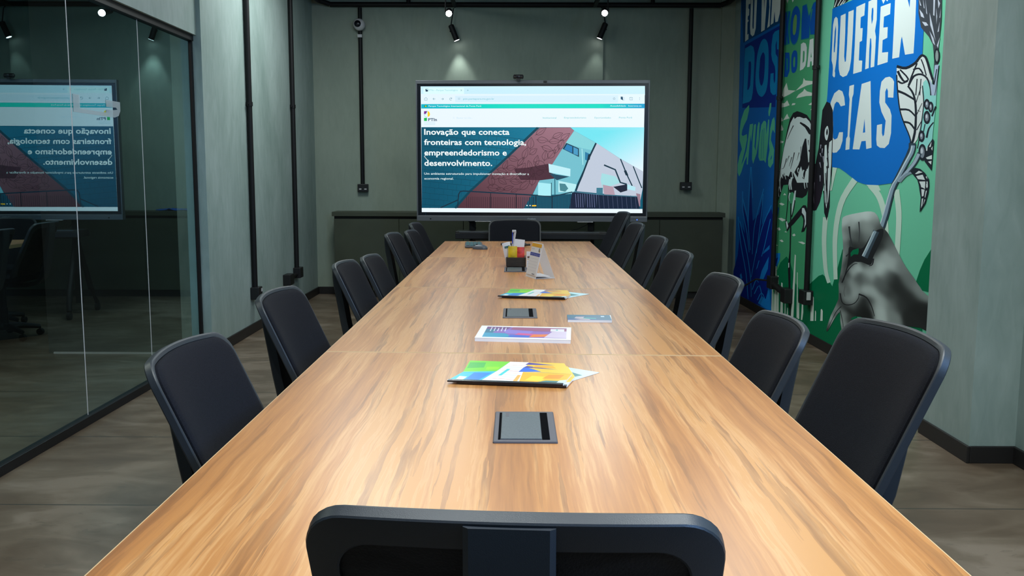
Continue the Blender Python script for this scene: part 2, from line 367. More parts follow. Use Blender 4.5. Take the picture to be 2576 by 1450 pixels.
# baseboards
BH = .078
def bb(name, parts, label):
    bm = bmesh.new()
    for p in parts: box(bm, *p, 0, BH)
    struct(name, bm, 'baseboard_black', bevel=.003, label=label, cat='baseboard')
bb('baseboard_left', [(XL, XL+.014, 6.34, YB), (-2.19, XL+.014, 6.326, 6.34)], 'black baseboard along the left wall')
bb('baseboard_back', [(XL+.014, -1.915, YB-.014, YB), (2.16, XM, YB-.026, YB-.01)], 'black baseboard of the back wall')
bb('baseboard_right', [(XM-.014, XM, 4.5, YB-.026), (2.020, 2.034, 3.996, 4.5), (2.034, XM-.014, 4.5, 4.514), (2.034, XR, 3.996, 4.01), (XR-.014, XR, YF, 3.996)], 'black baseboard along the mural wall and its pier')

# glass partition: black channels and butt jointed panes
gp = thing('glass_partition', 'floor to header frameless glass partition with black channels on left', 'glass partition', (-2.2, 2, 0))
obj('bottom_channel', bx(-.022, .022, YF-2, 4.33, 0, .045), 'black_metal', gp, bevel=.002)
obj('top_channel', bx(-.022, .022, YF-2, 4.33, 2.165, 2.205), 'black_metal', gp, bevel=.002)
obj('end_channel', bx(-.012, .012, 4.315, 4.34, .045, 2.165), 'black_metal', gp, bevel=.002)
ys = [6.30, 5.452, 4.600, 3.75, 2.90, 2.05, 1.20, .35, -.5, -1.35, -2.5]
for a, b in zip(ys, ys[1:]):
    obj('glass_pane', bx(-.0005, .0005, b-2+.004, a-2-.004, .045, 2.165), 'glass', gp)
for a in ys[1:-1]:
    obj('joint_strip', bx(-.0016, .0016, a-2-.0016, a-2+.0016, .045, 2.165), 'acrylic', gp)
A = Art((0.006, 0, 0), (0, 1, 0), (0, 0, 1), (1, 0, 0), .0002)
bm = bmesh.new()
Yd = 4.89-2
def vinyl(pts): prism(bm, pts, 0, .0004)
vinyl([(-.27, 0), (.10, 0), (.10, .02), (-.27, .02)]); vinyl([(-.27, .02), (-.20, .02), (-.20, .088), (-.27, .088)])
vinyl([(.10, 0), (.20, 0), (.25, .012), (.275, .04), (.275, .088), (.10, .088), (.10, .05), (.22, .055), (.24, .045), (.20, .04), (.10, .035)])
bmesh.ops.transform(bm, matrix=Matrix(((0, 0, 1, .002), (1, 0, 0, Yd), (0, 1, 0, 1.583), (0, 0, 0, 1))), verts=bm.verts)
m = bpy.data.materials.new('frosted_vinyl'); m.use_nodes = True; MATS['frosted_vinyl'] = m
nt = m.node_tree; b = nt.nodes['Principled BSDF']; b.inputs['Base Color'].default_value = (.75, .85, .9, 1); b.inputs['Alpha'].default_value = .32
obj('vinyl_decal', bm, 'frosted_vinyl', gp)['label'] = 'pale translucent vinyl decal'

# ------------------------------------------------------------------ mural
DATA = {"art":[[[0,88,165],0,[[[9554,3268],[8059,2957],[8051,27],[9415,-186]]]],
[[62,142,100],0,[[[8059,2957],[7059,2750],[7011,-122],[8004,-321]]]],
[[98,178,146],0,[[[7059,2750],[4745,2269],[4582,-258],[7008,-436]]]],
[[0,62,110],0,[[[9622,3282],[8095,2965],[8114,2579],[9395,2591]]]],
[[188,208,202],0,[[[9343,2997],[9159,2963],[9160,2929],[9231,2934],[9237,2899],[9199,2883],[9201,2828],[9247,2823],[9250,2792],[9210,2783],[9219,2772],[9252,2767],[9248,2648],[9197,2650],[9195,2599],[9325,2594]]]],
[[188,208,202],0,[[[9148,2973],[9064,2958],[9058,2700],[9037,2669],[9005,2673],[9009,2948],[8915,2930],[8926,2661],[8979,2608],[9045,2604],[9119,2635],[9145,2695]]]],
[[188,208,202],0,[[[8743,2898],[8662,2883],[8646,2770],[8636,2879],[8564,2865],[8605,2597],[8725,2597]]]],
[[188,208,202],0,[[[8492,2852],[8431,2841],[8441,2757],[8437,2605],[8517,2600],[8490,2674],[8469,2774]]]],
[[188,208,202],0,[[[8387,2833],[8096,2779],[8129,2664],[8181,2604],[8257,2609],[8298,2710],[8320,2612],[8406,2609],[8391,2737]]]],
[[0,36,125],0,[[[9327,2558],[8115,2558],[8157,1872],[9350,1950],[9368,2075]]]],
[[0,122,178],0,[[[9315,2526],[9092,2527],[8989,2496],[8939,2438],[8931,2345],[8943,2162],[8955,2071],[8995,2006],[9081,1988],[9342,1989],[9331,2201],[9330,2424]],[[9154,2375],[9084,2376],[9056,2354],[9048,2266],[9064,2143],[9118,2111],[9174,2109],[9155,2246]]]],
[[0,122,178],1,[[[8605,2518],[8499,2474],[8454,2410],[8434,2315],[8432,2141],[8474,2046],[8558,2007],[8648,2002],[8770,2043],[8852,2123],[8872,2216],[8850,2366],[8812,2433],[8717,2504]],[[8645,2400],[8587,2383],[8559,2342],[8556,2242],[8576,2144],[8634,2102],[8700,2127],[8745,2203],[8735,2304],[8720,2362]]]],
[[0,122,178],0,[[[8131,2527],[8263,2530],[8323,2511],[8354,2430],[8353,2345],[8313,2289],[8222,2227],[8199,2185],[8194,2100],[8222,2080],[8249,2123],[8252,2174],[8351,2179],[8358,2076],[8329,2016],[8251,1984],[8178,1980],[8148,1989],[8134,2111],[8145,2296],[8211,2333],[8226,2413],[8190,2447],[8175,2367],[8118,2359]]]],
[[78,170,138],0,[[[9082,1960],[9071,1919],[9136,1828],[9259,1771],[9320,1729],[9341,1684],[9285,1669],[9128,1682],[9113,1630],[9185,1524],[9313,1383],[9225,1428],[9120,1528],[9058,1672],[9026,1771],[8988,1769],[8901,1771],[8908,1728],[8952,1599],[8986,1669],[9016,1557],[9049,1384],[9096,1387],[9098,1464],[9184,1420],[9303,1311],[9385,1268],[9454,1305],[9465,1385],[9407,1470],[9307,1540],[9416,1635],[9430,1734],[9388,1830],[9266,1920]]]],
[[78,170,138],0,[[[8874,1751],[8827,1764],[8790,1753],[8822,1551],[8781,1513],[8739,1732],[8698,1778],[8661,1761],[8675,1607],[8729,1487],[8849,1388],[8899,1435],[8900,1616]]]],
[[78,170,138],0,[[[8601,1743],[8526,1774],[8469,1771],[8434,1751],[8423,1645],[8372,1777],[8339,1775],[8333,1653],[8361,1537],[8406,1391],[8466,1416],[8522,1414],[8614,1415],[8665,1449],[8668,1559],[8637,1666]]]],
[[20,110,150],0,[[[8570,1699],[8570,1657],[8570,1598],[8569,1544],[8567,1500],[8565,1462],[8563,1435],[8554,1435],[8555,1461],[8555,1500],[8555,1543],[8554,1597],[8553,1656],[8551,1698]]]],
[[20,110,150],0,[[[8510,1708],[8509,1673],[8507,1622],[8505,1571],[8500,1521],[8493,1470],[8488,1434],[8479,1434],[8483,1469],[8488,1520],[8491,1571],[8492,1621],[8492,1672],[8492,1707]]]],
[[78,170,138],0,[[[8337,1919],[8288,1918],[8289,1881],[8332,1804],[8365,1811],[8377,1847]]]],
[[78,170,138],0,[[[8182,1789],[8152,1747],[8146,1645],[8205,1682],[8247,1649],[8260,1592],[8179,1532],[8143,1502],[8159,1388],[8248,1346],[8316,1367],[8334,1426],[8291,1506],[8321,1565],[8296,1697],[8242,1769]],[[8230,1447],[8204,1458],[8213,1429],[8257,1413]]]],
[[0,30,120],0,[[[9295,633],[9367,840],[9071,710],[9219,1023],[8940,799],[8923,1262],[8788,847],[8571,926],[8433,1112],[8466,825],[8158,989],[8118,936],[8067,443],[8142,379],[8192,242],[8037,104],[8329,90],[8859,65],[9194,61],[9465,80],[9495,294],[9338,470]]]],
[[20,125,195],0,[[[9237,1121],[9233,1073],[9226,1004],[9200,930],[9141,858],[9066,783],[9001,714],[8955,646],[8918,583],[8894,539],[8874,541],[8897,585],[8932,649],[8977,717],[9040,786],[9114,860],[9171,932],[9195,1005],[9201,1074],[9203,1122]]]],
[[20,125,195],0,[[[9227,1053],[9169,1006],[9091,939],[9024,876],[8981,816],[8948,759],[8926,719],[8907,721],[8926,761],[8957,818],[8998,878],[9063,942],[9139,1009],[9194,1056]]]],
[[20,125,195],0,[[[8953,1362],[8966,1231],[8984,1046],[8984,878],[8948,748],[8896,637],[8857,563],[8837,565],[8874,639],[8924,750],[8958,879],[8956,1047],[8936,1231],[8921,1361]]]],
[[20,125,195],0,[[[8933,1361],[8827,1064],[8808,1065],[8901,1361]]]],
[[20,125,195],0,[[[8454,1160],[8515,1088],[8601,984],[8673,893],[8711,839],[8732,799],[8747,751],[8761,675],[8769,590],[8773,530],[8754,531],[8748,591],[8739,676],[8724,752],[8708,800],[8686,839],[8647,893],[8575,983],[8488,1086],[8426,1158]]]],
[[20,125,195],0,[[[8465,1112],[8469,1075],[8475,1018],[8493,939],[8533,813],[8585,662],[8623,553],[8604,554],[8565,663],[8511,814],[8470,939],[8450,1019],[8442,1075],[8437,1112]]]],
[[20,125,195],0,[[[8174,1018],[8237,975],[8327,913],[8410,849],[8470,787],[8521,723],[8566,665],[8600,620],[8628,580],[8659,530],[8702,455],[8749,370],[8782,308],[8763,310],[8729,371],[8681,456],[8637,531],[8606,580],[8578,620],[8542,665],[8497,723],[8446,786],[8385,847],[8303,911],[8213,973],[8150,1016]]]],
[[20,125,195],0,[[[8192,896],[8234,829],[8293,734],[8346,653],[8384,601],[8415,564],[8436,540],[8418,540],[8396,565],[8364,601],[8324,653],[8270,734],[8209,829],[8166,896]]]],
[[20,125,195],0,[[[9388,860],[9353,791],[9302,693],[9239,594],[9157,503],[9065,413],[8989,326],[8936,234],[8897,145],[8871,84],[8852,87],[8876,148],[8913,237],[8964,329],[9040,416],[9130,507],[9210,597],[9270,696],[9320,793],[9353,862]]]],
[[20,125,195],0,[[[9316,820],[9220,739],[9088,626],[8976,522],[8901,436],[8844,357],[8801,285],[8775,219],[8763,160],[8756,119],[8737,122],[8743,163],[8753,222],[8778,289],[8819,360],[8875,440],[8949,525],[9059,630],[9188,743],[9282,824]]]],
[[20,125,195],0,[[[8703,195],[8672,227],[8627,269],[8588,298],[8565,301],[8534,294],[8510,288],[8495,293],[8518,299],[8555,307],[8607,300],[8652,269],[8699,226],[8732,194]]]],
[[20,125,195],0,[[[8622,165],[8576,201],[8512,246],[8470,263],[8422,230],[8375,170],[8343,126],[8326,129],[8356,174],[8401,234],[8454,269],[8533,248],[8602,201],[8650,165]]]],
[[20,125,195],0,[[[8503,122],[8469,150],[8422,187],[8382,205],[8336,195],[8279,169],[8240,149],[8224,153],[8262,173],[8318,200],[8380,211],[8443,188],[8494,150],[8530,122]]]],
[[15,115,190],0,[[[8171,665],[8329,606],[8394,562],[8176,628]]]],
[[15,115,190],0,[[[8184,562],[8409,407],[8470,323],[8345,333],[8203,448]]]],
[[15,115,190],0,[[[8494,96],[8378,180],[8234,170],[8146,285],[8036,95],[8223,86]]]],
[[15,115,190],0,[[[8611,396],[8523,493],[8494,496],[8558,421]]]],
[[15,115,190],0,[[[9224,280],[9163,307],[9114,261],[9176,243]]]],
[[188,208,202],0,[[[8016,2764],[7957,2753],[7913,2705],[7879,2728],[7880,2739]]]],
[[188,208,202],0,[[[7795,2723],[7712,2708],[7763,2687]]]],
[[18,112,118],0,[[[8001,2653],[7810,2631],[7801,2360],[7972,2367]]]],
[[0,72,155],0,[[[7971,2643],[7962,2610],[7950,2563],[7944,2515],[7948,2465],[7956,2414],[7963,2378],[7905,2368],[7898,2404],[7890,2455],[7886,2505],[7892,2554],[7904,2600],[7913,2633]]]],
[[0,72,155],0,[[[7858,2630],[7874,2600],[7896,2556],[7907,2509],[7894,2459],[7869,2407],[7851,2371],[7810,2367],[7828,2403],[7852,2453],[7865,2502],[7855,2547],[7833,2591],[7816,2621]]]],
[[18,112,118],1,[[[7650,2642],[7546,2576],[7531,2461],[7577,2360],[7679,2333],[7781,2389],[7808,2504],[7762,2613]]]],
[[0,72,155],1,[[[7650,2637],[7555,2577],[7548,2464],[7587,2367],[7681,2343],[7769,2393],[7793,2502],[7753,2611]],[[7685,2573],[7630,2554],[7633,2451],[7673,2415],[7721,2438],[7724,2528]]]],
[[88,140,80],1,[[[7685,2573],[7630,2554],[7633,2451],[7673,2415],[7721,2438],[7724,2528]]]],
[[18,112,118],0,[[[7492,2614],[7375,2608],[7313,2506],[7221,2588],[7068,2589],[7078,2385],[7141,2337],[7269,2356],[7289,2329],[7498,2349],[7503,2507]]]],
[[0,72,155],0,[[[7483,2608],[7391,2604],[7320,2502],[7220,2578],[7098,2590],[7110,2395],[7149,2343],[7253,2358],[7287,2433],[7290,2339],[7482,2352],[7494,2506]]]],
[[40,120,110],0,[[[7278,2544],[7223,2545],[7273,2450]]]],
[[0,72,155],0,[[[7925,2307],[7801,2291],[7775,2234],[7771,2138],[7830,2096],[7927,2106],[7920,2225]],[[7880,2253],[7832,2247],[7820,2160],[7856,2147]]]],
[[18,112,118],0,[[[7880,2253],[7832,2247],[7820,2160],[7856,2147]]]],
[[0,72,155],1,[[[7656,2290],[7582,2262],[7567,2157],[7605,2115],[7676,2112],[7722,2143],[7735,2240],[7708,2279]],[[7666,2237],[7629,2227],[7630,2164],[7665,2158],[7682,2197]]]],
[[188,208,202],0,[[[7489,2317],[7427,2321],[7367,2305],[7333,2270],[7331,2180],[7352,2132],[7408,2113],[7488,2110],[7487,2199]],[[7426,2253],[7397,2254],[7383,2237],[7385,2172],[7427,2159]]]],
[[188,208,202],0,[[[7268,2319],[7180,2316],[7146,2113],[7188,2112],[7201,2149],[7233,2151],[7244,2112],[7306,2116]],[[7223,2221],[7202,2179],[7229,2181]]]],
[[188,210,190],0,[[[7971,1933],[7932,2004],[7843,2049],[7787,1985],[7576,1961],[7401,2001],[7381,2042],[7337,2018],[7133,1992],[7130,1973],[7290,1975],[7611,1959],[7754,1945]]]],
[[188,210,190],0,[[[7559,1899],[7501,1923],[7384,1939],[7353,1956],[7284,1930],[7137,1904],[7134,1884],[7296,1895]]]],
[[188,210,190],0,[[[7970,1853],[7955,1890],[7877,1884],[7804,1903],[7733,1857],[7816,1853]]]],
[[188,210,190],0,[[[7677,1851],[7652,1867],[7571,1861],[7587,1849]]]],
[[188,210,190],0,[[[7237,1823],[7128,1840],[7124,1812]]]],
[[188,210,190],0,[[[7183,1779],[7130,1798],[7128,1778]]]],
[[188,210,190],0,[[[7897,1744],[7825,1777],[7789,1791],[7758,1768],[7718,1749]]]],
[[188,210,190],0,[[[7974,1737],[7949,1774],[7896,1738]]]],
[[188,210,190],0,[[[7983,1660],[7941,1713],[7887,1672],[7895,1658]]]],
[[188,210,190],0,[[[7978,1554],[7972,1579],[7863,1566],[7880,1553]]]],
[[188,210,190],0,[[[7937,1038],[7861,1049],[7761,1039],[7827,1026]]]],
[[188,210,190],0,[[[7952,912],[7843,921],[7705,910],[7808,892]]]],
[[188,210,190],0,[[[7972,825],[7894,837],[7845,819],[7906,809]]]],
[[188,210,190],0,[[[7742,808],[7692,817],[7661,807]]]],
[[188,210,190],0,[[[7520,796],[7460,812],[7422,800],[7471,788]]]],
[[188,210,190],0,[[[7873,728],[7803,739],[7746,726],[7800,717]]]],
[[188,210,190],0,[[[7354,752],[7248,762],[7163,754],[7219,742]]]],
[[188,210,190],0,[[[7984,675],[7937,685],[7910,676]]]],
[[188,210,190],0,[[[7817,1114],[7774,1133],[7724,1116]]]],
[[0,70,160],0,[[[7982,1014],[7923,1002],[7961,907],[8023,840],[8098,790],[8133,807],[8102,946]]]],
[[10,110,185],0,[[[7833,620],[7975,608],[8064,545],[8076,387],[7940,474],[7842,565]]]],
[[0,30,120],0,[[[7891,579],[7953,564],[8088,478],[8080,414],[7959,491]]]],
[[0,98,62],0,[[[7858,103],[7906,460],[7823,540],[7649,609],[7557,583],[7461,506],[7421,425],[7306,397],[7163,332],[7079,286],[7061,158],[7911,22]]]],
[[188,210,190],0,[[[8045,307],[8021,303],[7986,84],[8038,76]]]],
[[188,210,190],0,[[[7985,268],[7970,263],[7943,90],[7975,85]]]],
[[188,210,190],0,[[[7964,499],[7927,496],[7866,102],[7945,90]]]],
[[188,210,190],0,[[[7883,426],[7859,422],[7812,110],[7862,103]]]],
[[188,210,190],0,[[[7768,376],[7731,374],[7688,111],[7766,99]]]],
[[188,210,190],0,[[[7646,267],[7632,262],[7610,123],[7640,118]]]],
[[188,210,190],0,[[[7572,190],[7555,185],[7543,124],[7578,119]]]],
[[188,210,190],0,[[[7344,510],[7328,505],[7277,148],[7309,143]]]],
[[188,210,190],0,[[[7280,283],[7260,279],[7238,146],[7280,139]]]],
[[188,210,190],0,[[[7186,287],[7157,285],[7133,154],[7196,144]]]],
[[188,210,190],0,[[[7035,276],[7018,272],[7001,167],[7036,162]]]],
[[188,210,190],0,[[[7423,646],[7394,640],[7388,429],[7394,121],[7464,110],[7433,509]]]],
[[24,24,30],0,[[[7518,1794],[7413,1778],[7259,1747],[7131,1684],[7092,1400],[7081,1200],[7148,1179],[7192,1129],[7294,1103],[7458,1107],[7547,1147],[7632,1137],[7686,1205],[7820,1199],[7901,1114],[8014,1013],[8058,1219],[7948,1330],[7847,1522],[7771,1655],[7708,1743],[7623,1786]]]],
[[185,203,200],0,[[[7601,1754],[7572,1735],[7512,1747],[7442,1744],[7339,1726],[7273,1725],[7187,1692],[7144,1663],[7143,1620],[7197,1648],[7299,1678],[7420,1703],[7436,1693],[7296,1653],[7191,1597],[7139,1590],[7138,1500],[7143,1481],[7190,1472],[7147,1451],[7146,1385],[7177,1381],[7226,1503],[7251,1565],[7284,1566],[7343,1507],[7387,1399],[7425,1363],[7474,1338],[7523,1306],[7429,1264],[7401,1311],[7355,1352],[7298,1300],[7309,1259],[7258,1249],[7233,1310],[7187,1330],[7159,1360],[7132,1225],[7441,1222],[7558,1301],[7632,1312],[7681,1269],[7720,1279],[7776,1279],[7818,1307],[7908,1251],[7954,1229],[7935,1307],[7845,1505],[7765,1617],[7685,1710]]]],
[[24,24,30],0,[[[7612,1686],[7630,1675],[7657,1659],[7684,1641],[7714,1620],[7744,1596],[7765,1580],[7755,1578],[7732,1594],[7699,1617],[7668,1638],[7638,1656],[7609,1671],[7589,1682]]]],
[[24,24,30],0,[[[7695,1443],[7757,1389],[7750,1388],[7677,1440]]]],
[[24,24,30],0,[[[7622,1430],[7678,1356],[7670,1355],[7601,1428]]]],
[[24,24,30],0,[[[7557,1466],[7567,1447],[7581,1419],[7597,1392],[7612,1370],[7628,1348],[7639,1334],[7629,1333],[7616,1347],[7597,1368],[7579,1391],[7562,1417],[7544,1445],[7532,1464]]]],
[[24,24,30],0,[[[7430,1463],[7468,1401],[7462,1400],[7413,1461]]]],
[[24,24,30],0,[[[7298,1413],[7289,1362],[7274,1362],[7262,1412]]]],
[[24,24,30],0,[[[7769,1422],[7784,1400],[7807,1370],[7831,1347],[7855,1338],[7880,1337],[7900,1336],[7899,1334],[7878,1334],[7847,1335],[7816,1344],[7789,1368],[7764,1398],[7747,1420]]]],
[[24,24,30],0,[[[7210,1553],[7191,1512],[7183,1512],[7191,1552]]]],
[[24,24,30],0,[[[7383,1508],[7382,1404],[7377,1404],[7370,1507]]]],
[[185,203,200],0,[[[7989,1328],[7995,1316],[8005,1299],[8008,1282],[7998,1265],[7982,1248],[7970,1237],[7953,1238],[7961,1250],[7972,1266],[7977,1282],[7970,1298],[7956,1314],[7946,1325]]]],
[[185,203,200],0,[[[7932,1301],[7937,1280],[7944,1250],[7945,1220],[7933,1190],[7915,1161],[7902,1140],[7882,1141],[7891,1162],[7904,1191],[7910,1220],[7904,1249],[7892,1278],[7882,1299]]]],
[[185,203,200],0,[[[7957,1186],[7964,1174],[7974,1157],[7977,1139],[7968,1122],[7952,1106],[7940,1095],[7925,1096],[7934,1108],[7945,1124],[7951,1140],[7944,1156],[7930,1172],[7920,1183]]]],
[[185,203,200],0,[[[7868,1336],[7875,1326],[7885,1311],[7889,1295],[7879,1280],[7864,1265],[7853,1255],[7839,1256],[7847,1267],[7858,1281],[7863,1295],[7856,1309],[7843,1323],[7832,1333]]]],
[[185,203,200],0,[[[7826,1345],[7833,1336],[7843,1322],[7846,1308],[7837,1295],[7822,1282],[7810,1273],[7794,1274],[7802,1283],[7812,1296],[7816,1308],[7809,1320],[7796,1332],[7785,1341]]]],
[[185,203,200],0,[[[7773,1327],[7780,1316],[7790,1302],[7794,1287],[7785,1272],[7770,1257],[7759,1247],[7748,1248],[7756,1258],[7767,1272],[7772,1286],[7766,1300],[7753,1314],[7744,1324]]]],
[[185,203,200],0,[[[7656,1250],[7661,1238],[7669,1222],[7672,1205],[7662,1189],[7646,1173],[7634,1162],[7614,1164],[7621,1175],[7631,1190],[7635,1205],[7628,1220],[7615,1236],[7605,1246]]]],
[[185,203,200],0,[[[7617,1267],[7622,1253],[7630,1234],[7631,1214],[7621,1195],[7605,1176],[7592,1163],[7570,1164],[7577,1178],[7587,1196],[7591,1214],[7584,1232],[7571,1251],[7561,1264]]]],
[[185,203,200],0,[[[7575,1334],[7581,1324],[7590,1310],[7593,1295],[7584,1280],[7570,1266],[7559,1256],[7543,1258],[7550,1267],[7561,1281],[7565,1295],[7558,1308],[7546,1322],[7536,1331]]]],
[[185,203,200],0,[[[7699,1335],[7706,1328],[7717,1319],[7722,1308],[7714,1298],[7700,1288],[7690,1282],[7679,1283],[7686,1290],[7697,1299],[7701,1308],[7694,1316],[7682,1325],[7672,1332]]]],
[[185,203,200],0,[[[7383,1333],[7388,1319],[7395,1299],[7397,1278],[7388,1258],[7373,1238],[7361,1224],[7345,1225],[7352,1239],[7362,1259],[7367,1278],[7361,1297],[7350,1317],[7341,1330]]]],
[[185,203,200],0,[[[7299,1325],[7305,1316],[7313,1304],[7316,1291],[7308,1278],[7295,1266],[7285,1257],[7271,1259],[7277,1267],[7286,1279],[7290,1290],[7284,1301],[7272,1313],[7263,1321]]]],
[[185,203,200],0,[[[7252,1267],[7257,1256],[7265,1239],[7267,1222],[7259,1205],[7245,1188],[7234,1177],[7220,1178],[7227,1189],[7237,1206],[7241,1222],[7236,1237],[7225,1254],[7216,1265]]]],
[[185,203,200],0,[[[7432,1343],[7439,1337],[7449,1329],[7454,1320],[7446,1311],[7433,1303],[7423,1298],[7411,1300],[7418,1305],[7427,1313],[7431,1319],[7424,1326],[7412,1333],[7403,1338]]]],
[[185,203,200],0,[[[7207,1331],[7211,1312],[7217,1285],[7218,1258],[7209,1231],[7194,1204],[7183,1186],[7171,1186],[7179,1205],[7190,1232],[7196,1258],[7192,1285],[7183,1311],[7176,1330]]]],
[[185,203,200],0,[[[7495,1158],[7500,1147],[7509,1131],[7512,1114],[7503,1098],[7488,1083],[7477,1072],[7462,1074],[7469,1085],[7480,1100],[7484,1115],[7478,1130],[7466,1145],[7456,1156]]]],
[[185,203,200],0,[[[7638,1138],[7644,1129],[7654,1116],[7658,1102],[7649,1089],[7635,1077],[7624,1068],[7611,1070],[7618,1078],[7629,1091],[7633,1103],[7626,1115],[7614,1127],[7604,1136]]]],
[[185,203,200],0,[[[7497,1152],[7459,1161],[7475,1073],[7525,978],[7550,952],[7554,1028]]]],
[[24,24,30],0,[[[7680,1196],[7680,1170],[7679,1131],[7681,1093],[7685,1058],[7690,1023],[7696,989],[7703,955],[7709,924],[7714,901],[7693,902],[7689,924],[7682,956],[7676,989],[7670,1023],[7664,1058],[7660,1093],[7659,1132],[7659,1170],[7659,1196]]]],
[[24,24,30],0,[[[7488,1082],[7497,1058],[7511,1025],[7524,996],[7537,974],[7550,956],[7560,944],[7537,943],[7528,955],[7515,974],[7502,996],[7488,1025],[7475,1058],[7465,1081]]]],
[[24,24,30],0,[[[7722,883],[7690,911],[7642,883],[7572,908],[7492,946],[7260,1048],[7194,1049],[7158,1026],[7148,897],[7206,845],[7279,834],[7239,892],[7240,941],[7297,971],[7484,891],[7594,851],[7662,815]]]],
[[185,203,200],0,[[[7283,1025],[7231,1027],[7179,993],[7167,904],[7209,869],[7196,927],[7222,966],[7284,988]]]],
[[185,203,200],0,[[[7703,893],[7674,903],[7630,862],[7665,834]]]],
[[24,24,30],0,[[[7598,1052],[7575,1053],[7546,841],[7534,585],[7467,127],[7495,123],[7589,493],[7590,562],[7569,668]]]],
[[185,203,200],0,[[[7589,558],[7567,565],[7561,526],[7584,520]]]],
[[32,26,36],0,[[[7135,1370],[6821,1366],[6805,1191],[6865,1083],[6940,1022],[7013,1015],[7075,1108]]]],
[[120,110,125],0,[[[7014,1228],[7018,1208],[7024,1178],[7026,1149],[7019,1120],[7009,1091],[7000,1071],[6991,1071],[6997,1091],[7006,1120],[7011,1149],[7008,1178],[7000,1207],[6995,1227]]]],
[[0,98,62],0,[[[7135,238],[7075,427],[6816,537],[6729,557],[6624,532],[6516,491],[6432,620],[6344,773],[6183,770],[6041,805],[6034,752],[6173,693],[6083,338],[5047,461],[5031,341],[6380,62],[7214,-51]]]],
[[0,98,62],0,[[[6937,177],[6937,362],[6896,423],[6814,527],[6724,557],[6608,535],[6469,477],[6418,260]]]],
[[0,98,62],0,[[[5157,683],[5115,756],[5065,819],[4976,896],[4943,649],[5071,648],[5103,667]]]],
[[188,210,190],0,[[[6971,365],[6939,374],[6904,362],[6888,185],[6963,173]]]],
[[188,210,190],0,[[[6862,264],[6851,271],[6838,257],[6833,194],[6858,190]]]],
[[188,210,190],0,[[[6735,295],[6713,303],[6690,291],[6685,218],[6735,210]]]],
[[175,212,185],0,[[[6777,977],[6780,936],[6783,879],[6783,823],[6775,775],[6764,730],[6750,688],[6734,647],[6717,607],[6696,573],[6669,543],[6640,520],[6619,504],[6551,520],[6568,536],[6593,559],[6616,586],[6632,619],[6646,657],[6658,698],[6668,740],[6677,783],[6681,829],[6679,883],[6672,939],[6667,979]]]],
[[175,212,185],0,[[[6209,1267],[6267,1235],[6350,1187],[6424,1136],[6469,1087],[6499,1039],[6521,990],[6537,940],[6546,889],[6550,839],[6547,792],[6539,747],[6529,700],[6516,644],[6501,587],[6490,547],[6412,557],[6420,597],[6432,653],[6442,708],[6449,754],[6454,799],[6453,844],[6447,892],[6436,940],[6418,988],[6395,1034],[6366,1079],[6324,1121],[6256,1168],[6175,1213],[6118,1244]]]],
[[175,212,185],0,[[[5938,1207],[5898,1191],[5844,1170],[5799,1148],[5768,1126],[5741,1101],[5718,1076],[5699,1052],[5683,1028],[5670,1003],[5657,973],[5646,942],[5638,921],[5569,927],[5574,949],[5583,980],[5594,1010],[5605,1037],[5619,1062],[5636,1088],[5658,1114],[5685,1141],[5719,1168],[5768,1194],[5822,1218],[5860,1234]]]],
[[175,212,185],0,[[[5535,1195],[5519,1161],[5497,1114],[5480,1068],[5473,1029],[5470,989],[5469,947],[5469,896],[5470,841],[5470,803],[5398,807],[5396,845],[5395,899],[5394,950],[5394,992],[5396,1032],[5402,1073],[5418,1120],[5439,1167],[5453,1201]]]],
[[0,98,180],0,[[[6771,2464],[6342,2451],[5249,2352],[5240,1987],[5238,1814],[5294,1532],[5335,1479],[5388,1366],[5504,1255],[5569,1235],[5743,1224],[5866,1215],[6023,1227],[6133,1241],[6206,1261],[6356,1302],[6480,1332],[6614,1338],[6757,1365],[6808,1808],[6800,1858]]]],
[[175,212,185],0,[[[6614,1338],[6527,1334],[6559,1281],[6616,1172],[6648,1172]]]],
[[175,212,185],0,[[[6221,1266],[6133,1240],[6266,1178],[6369,1177]]]],
[[175,212,185],0,[[[5970,1222],[5767,1221],[5726,1188],[5862,1185]]]],
[[30,34,38],0,[[[6752,2465],[6732,2518],[6727,2531],[6422,2474],[6483,2461]]]],
[[188,208,202],0,[[[6722,2465],[6679,2507],[6689,2511],[6743,2471]]]],
[[188,208,202],0,[[[6655,2462],[6586,2499],[6595,2503],[6675,2469]]]],
[[188,208,202],0,[[[6602,2456],[6520,2487],[6529,2490],[6620,2464]]]],
[[188,208,202],0,[[[6551,2456],[6506,2471],[6514,2475],[6568,2463]]]],
[[188,208,202],0,[[[6689,2395],[6653,2378],[6635,2321],[6634,2185],[6637,2104],[6648,2060],[6665,2016],[6654,2002],[6656,1977],[6673,1972],[6707,1989],[6704,2035],[6712,2063],[6741,2099],[6744,2145],[6743,2237],[6744,2347],[6722,2387]],[[6685,2335],[6673,2304],[6674,2214],[6683,2151],[6701,2149],[6707,2195],[6702,2295]]]],
[[188,208,202],0,[[[6591,2385],[6496,2385],[6487,2254],[6487,2095],[6467,2054],[6448,2059],[6440,2159],[6442,2386],[6343,2383],[6341,2232],[6349,2060],[6371,1993],[6416,1960],[6492,1956],[6553,1977],[6582,2021],[6592,2067],[6592,2269]]]],
[[188,208,202],0,[[[6297,2393],[6140,2391],[6146,2313],[6207,2312],[6206,2241],[6163,2236],[6165,2155],[6206,2153],[6205,2034],[6143,2026],[6145,1957],[6298,1957],[6293,2139]]]],
[[188,208,202],0,[[[6084,2389],[6018,2389],[5940,2381],[5930,2251],[5950,2185],[5930,2146],[5930,2049],[5934,1963],[5994,1964],[5996,2099],[6007,2145],[6025,2152],[6030,2083],[6025,1965],[6085,1963],[6080,2193]],[[6020,2336],[6000,2337],[5992,2318],[5992,2261],[6011,2235],[6024,2286]]]],
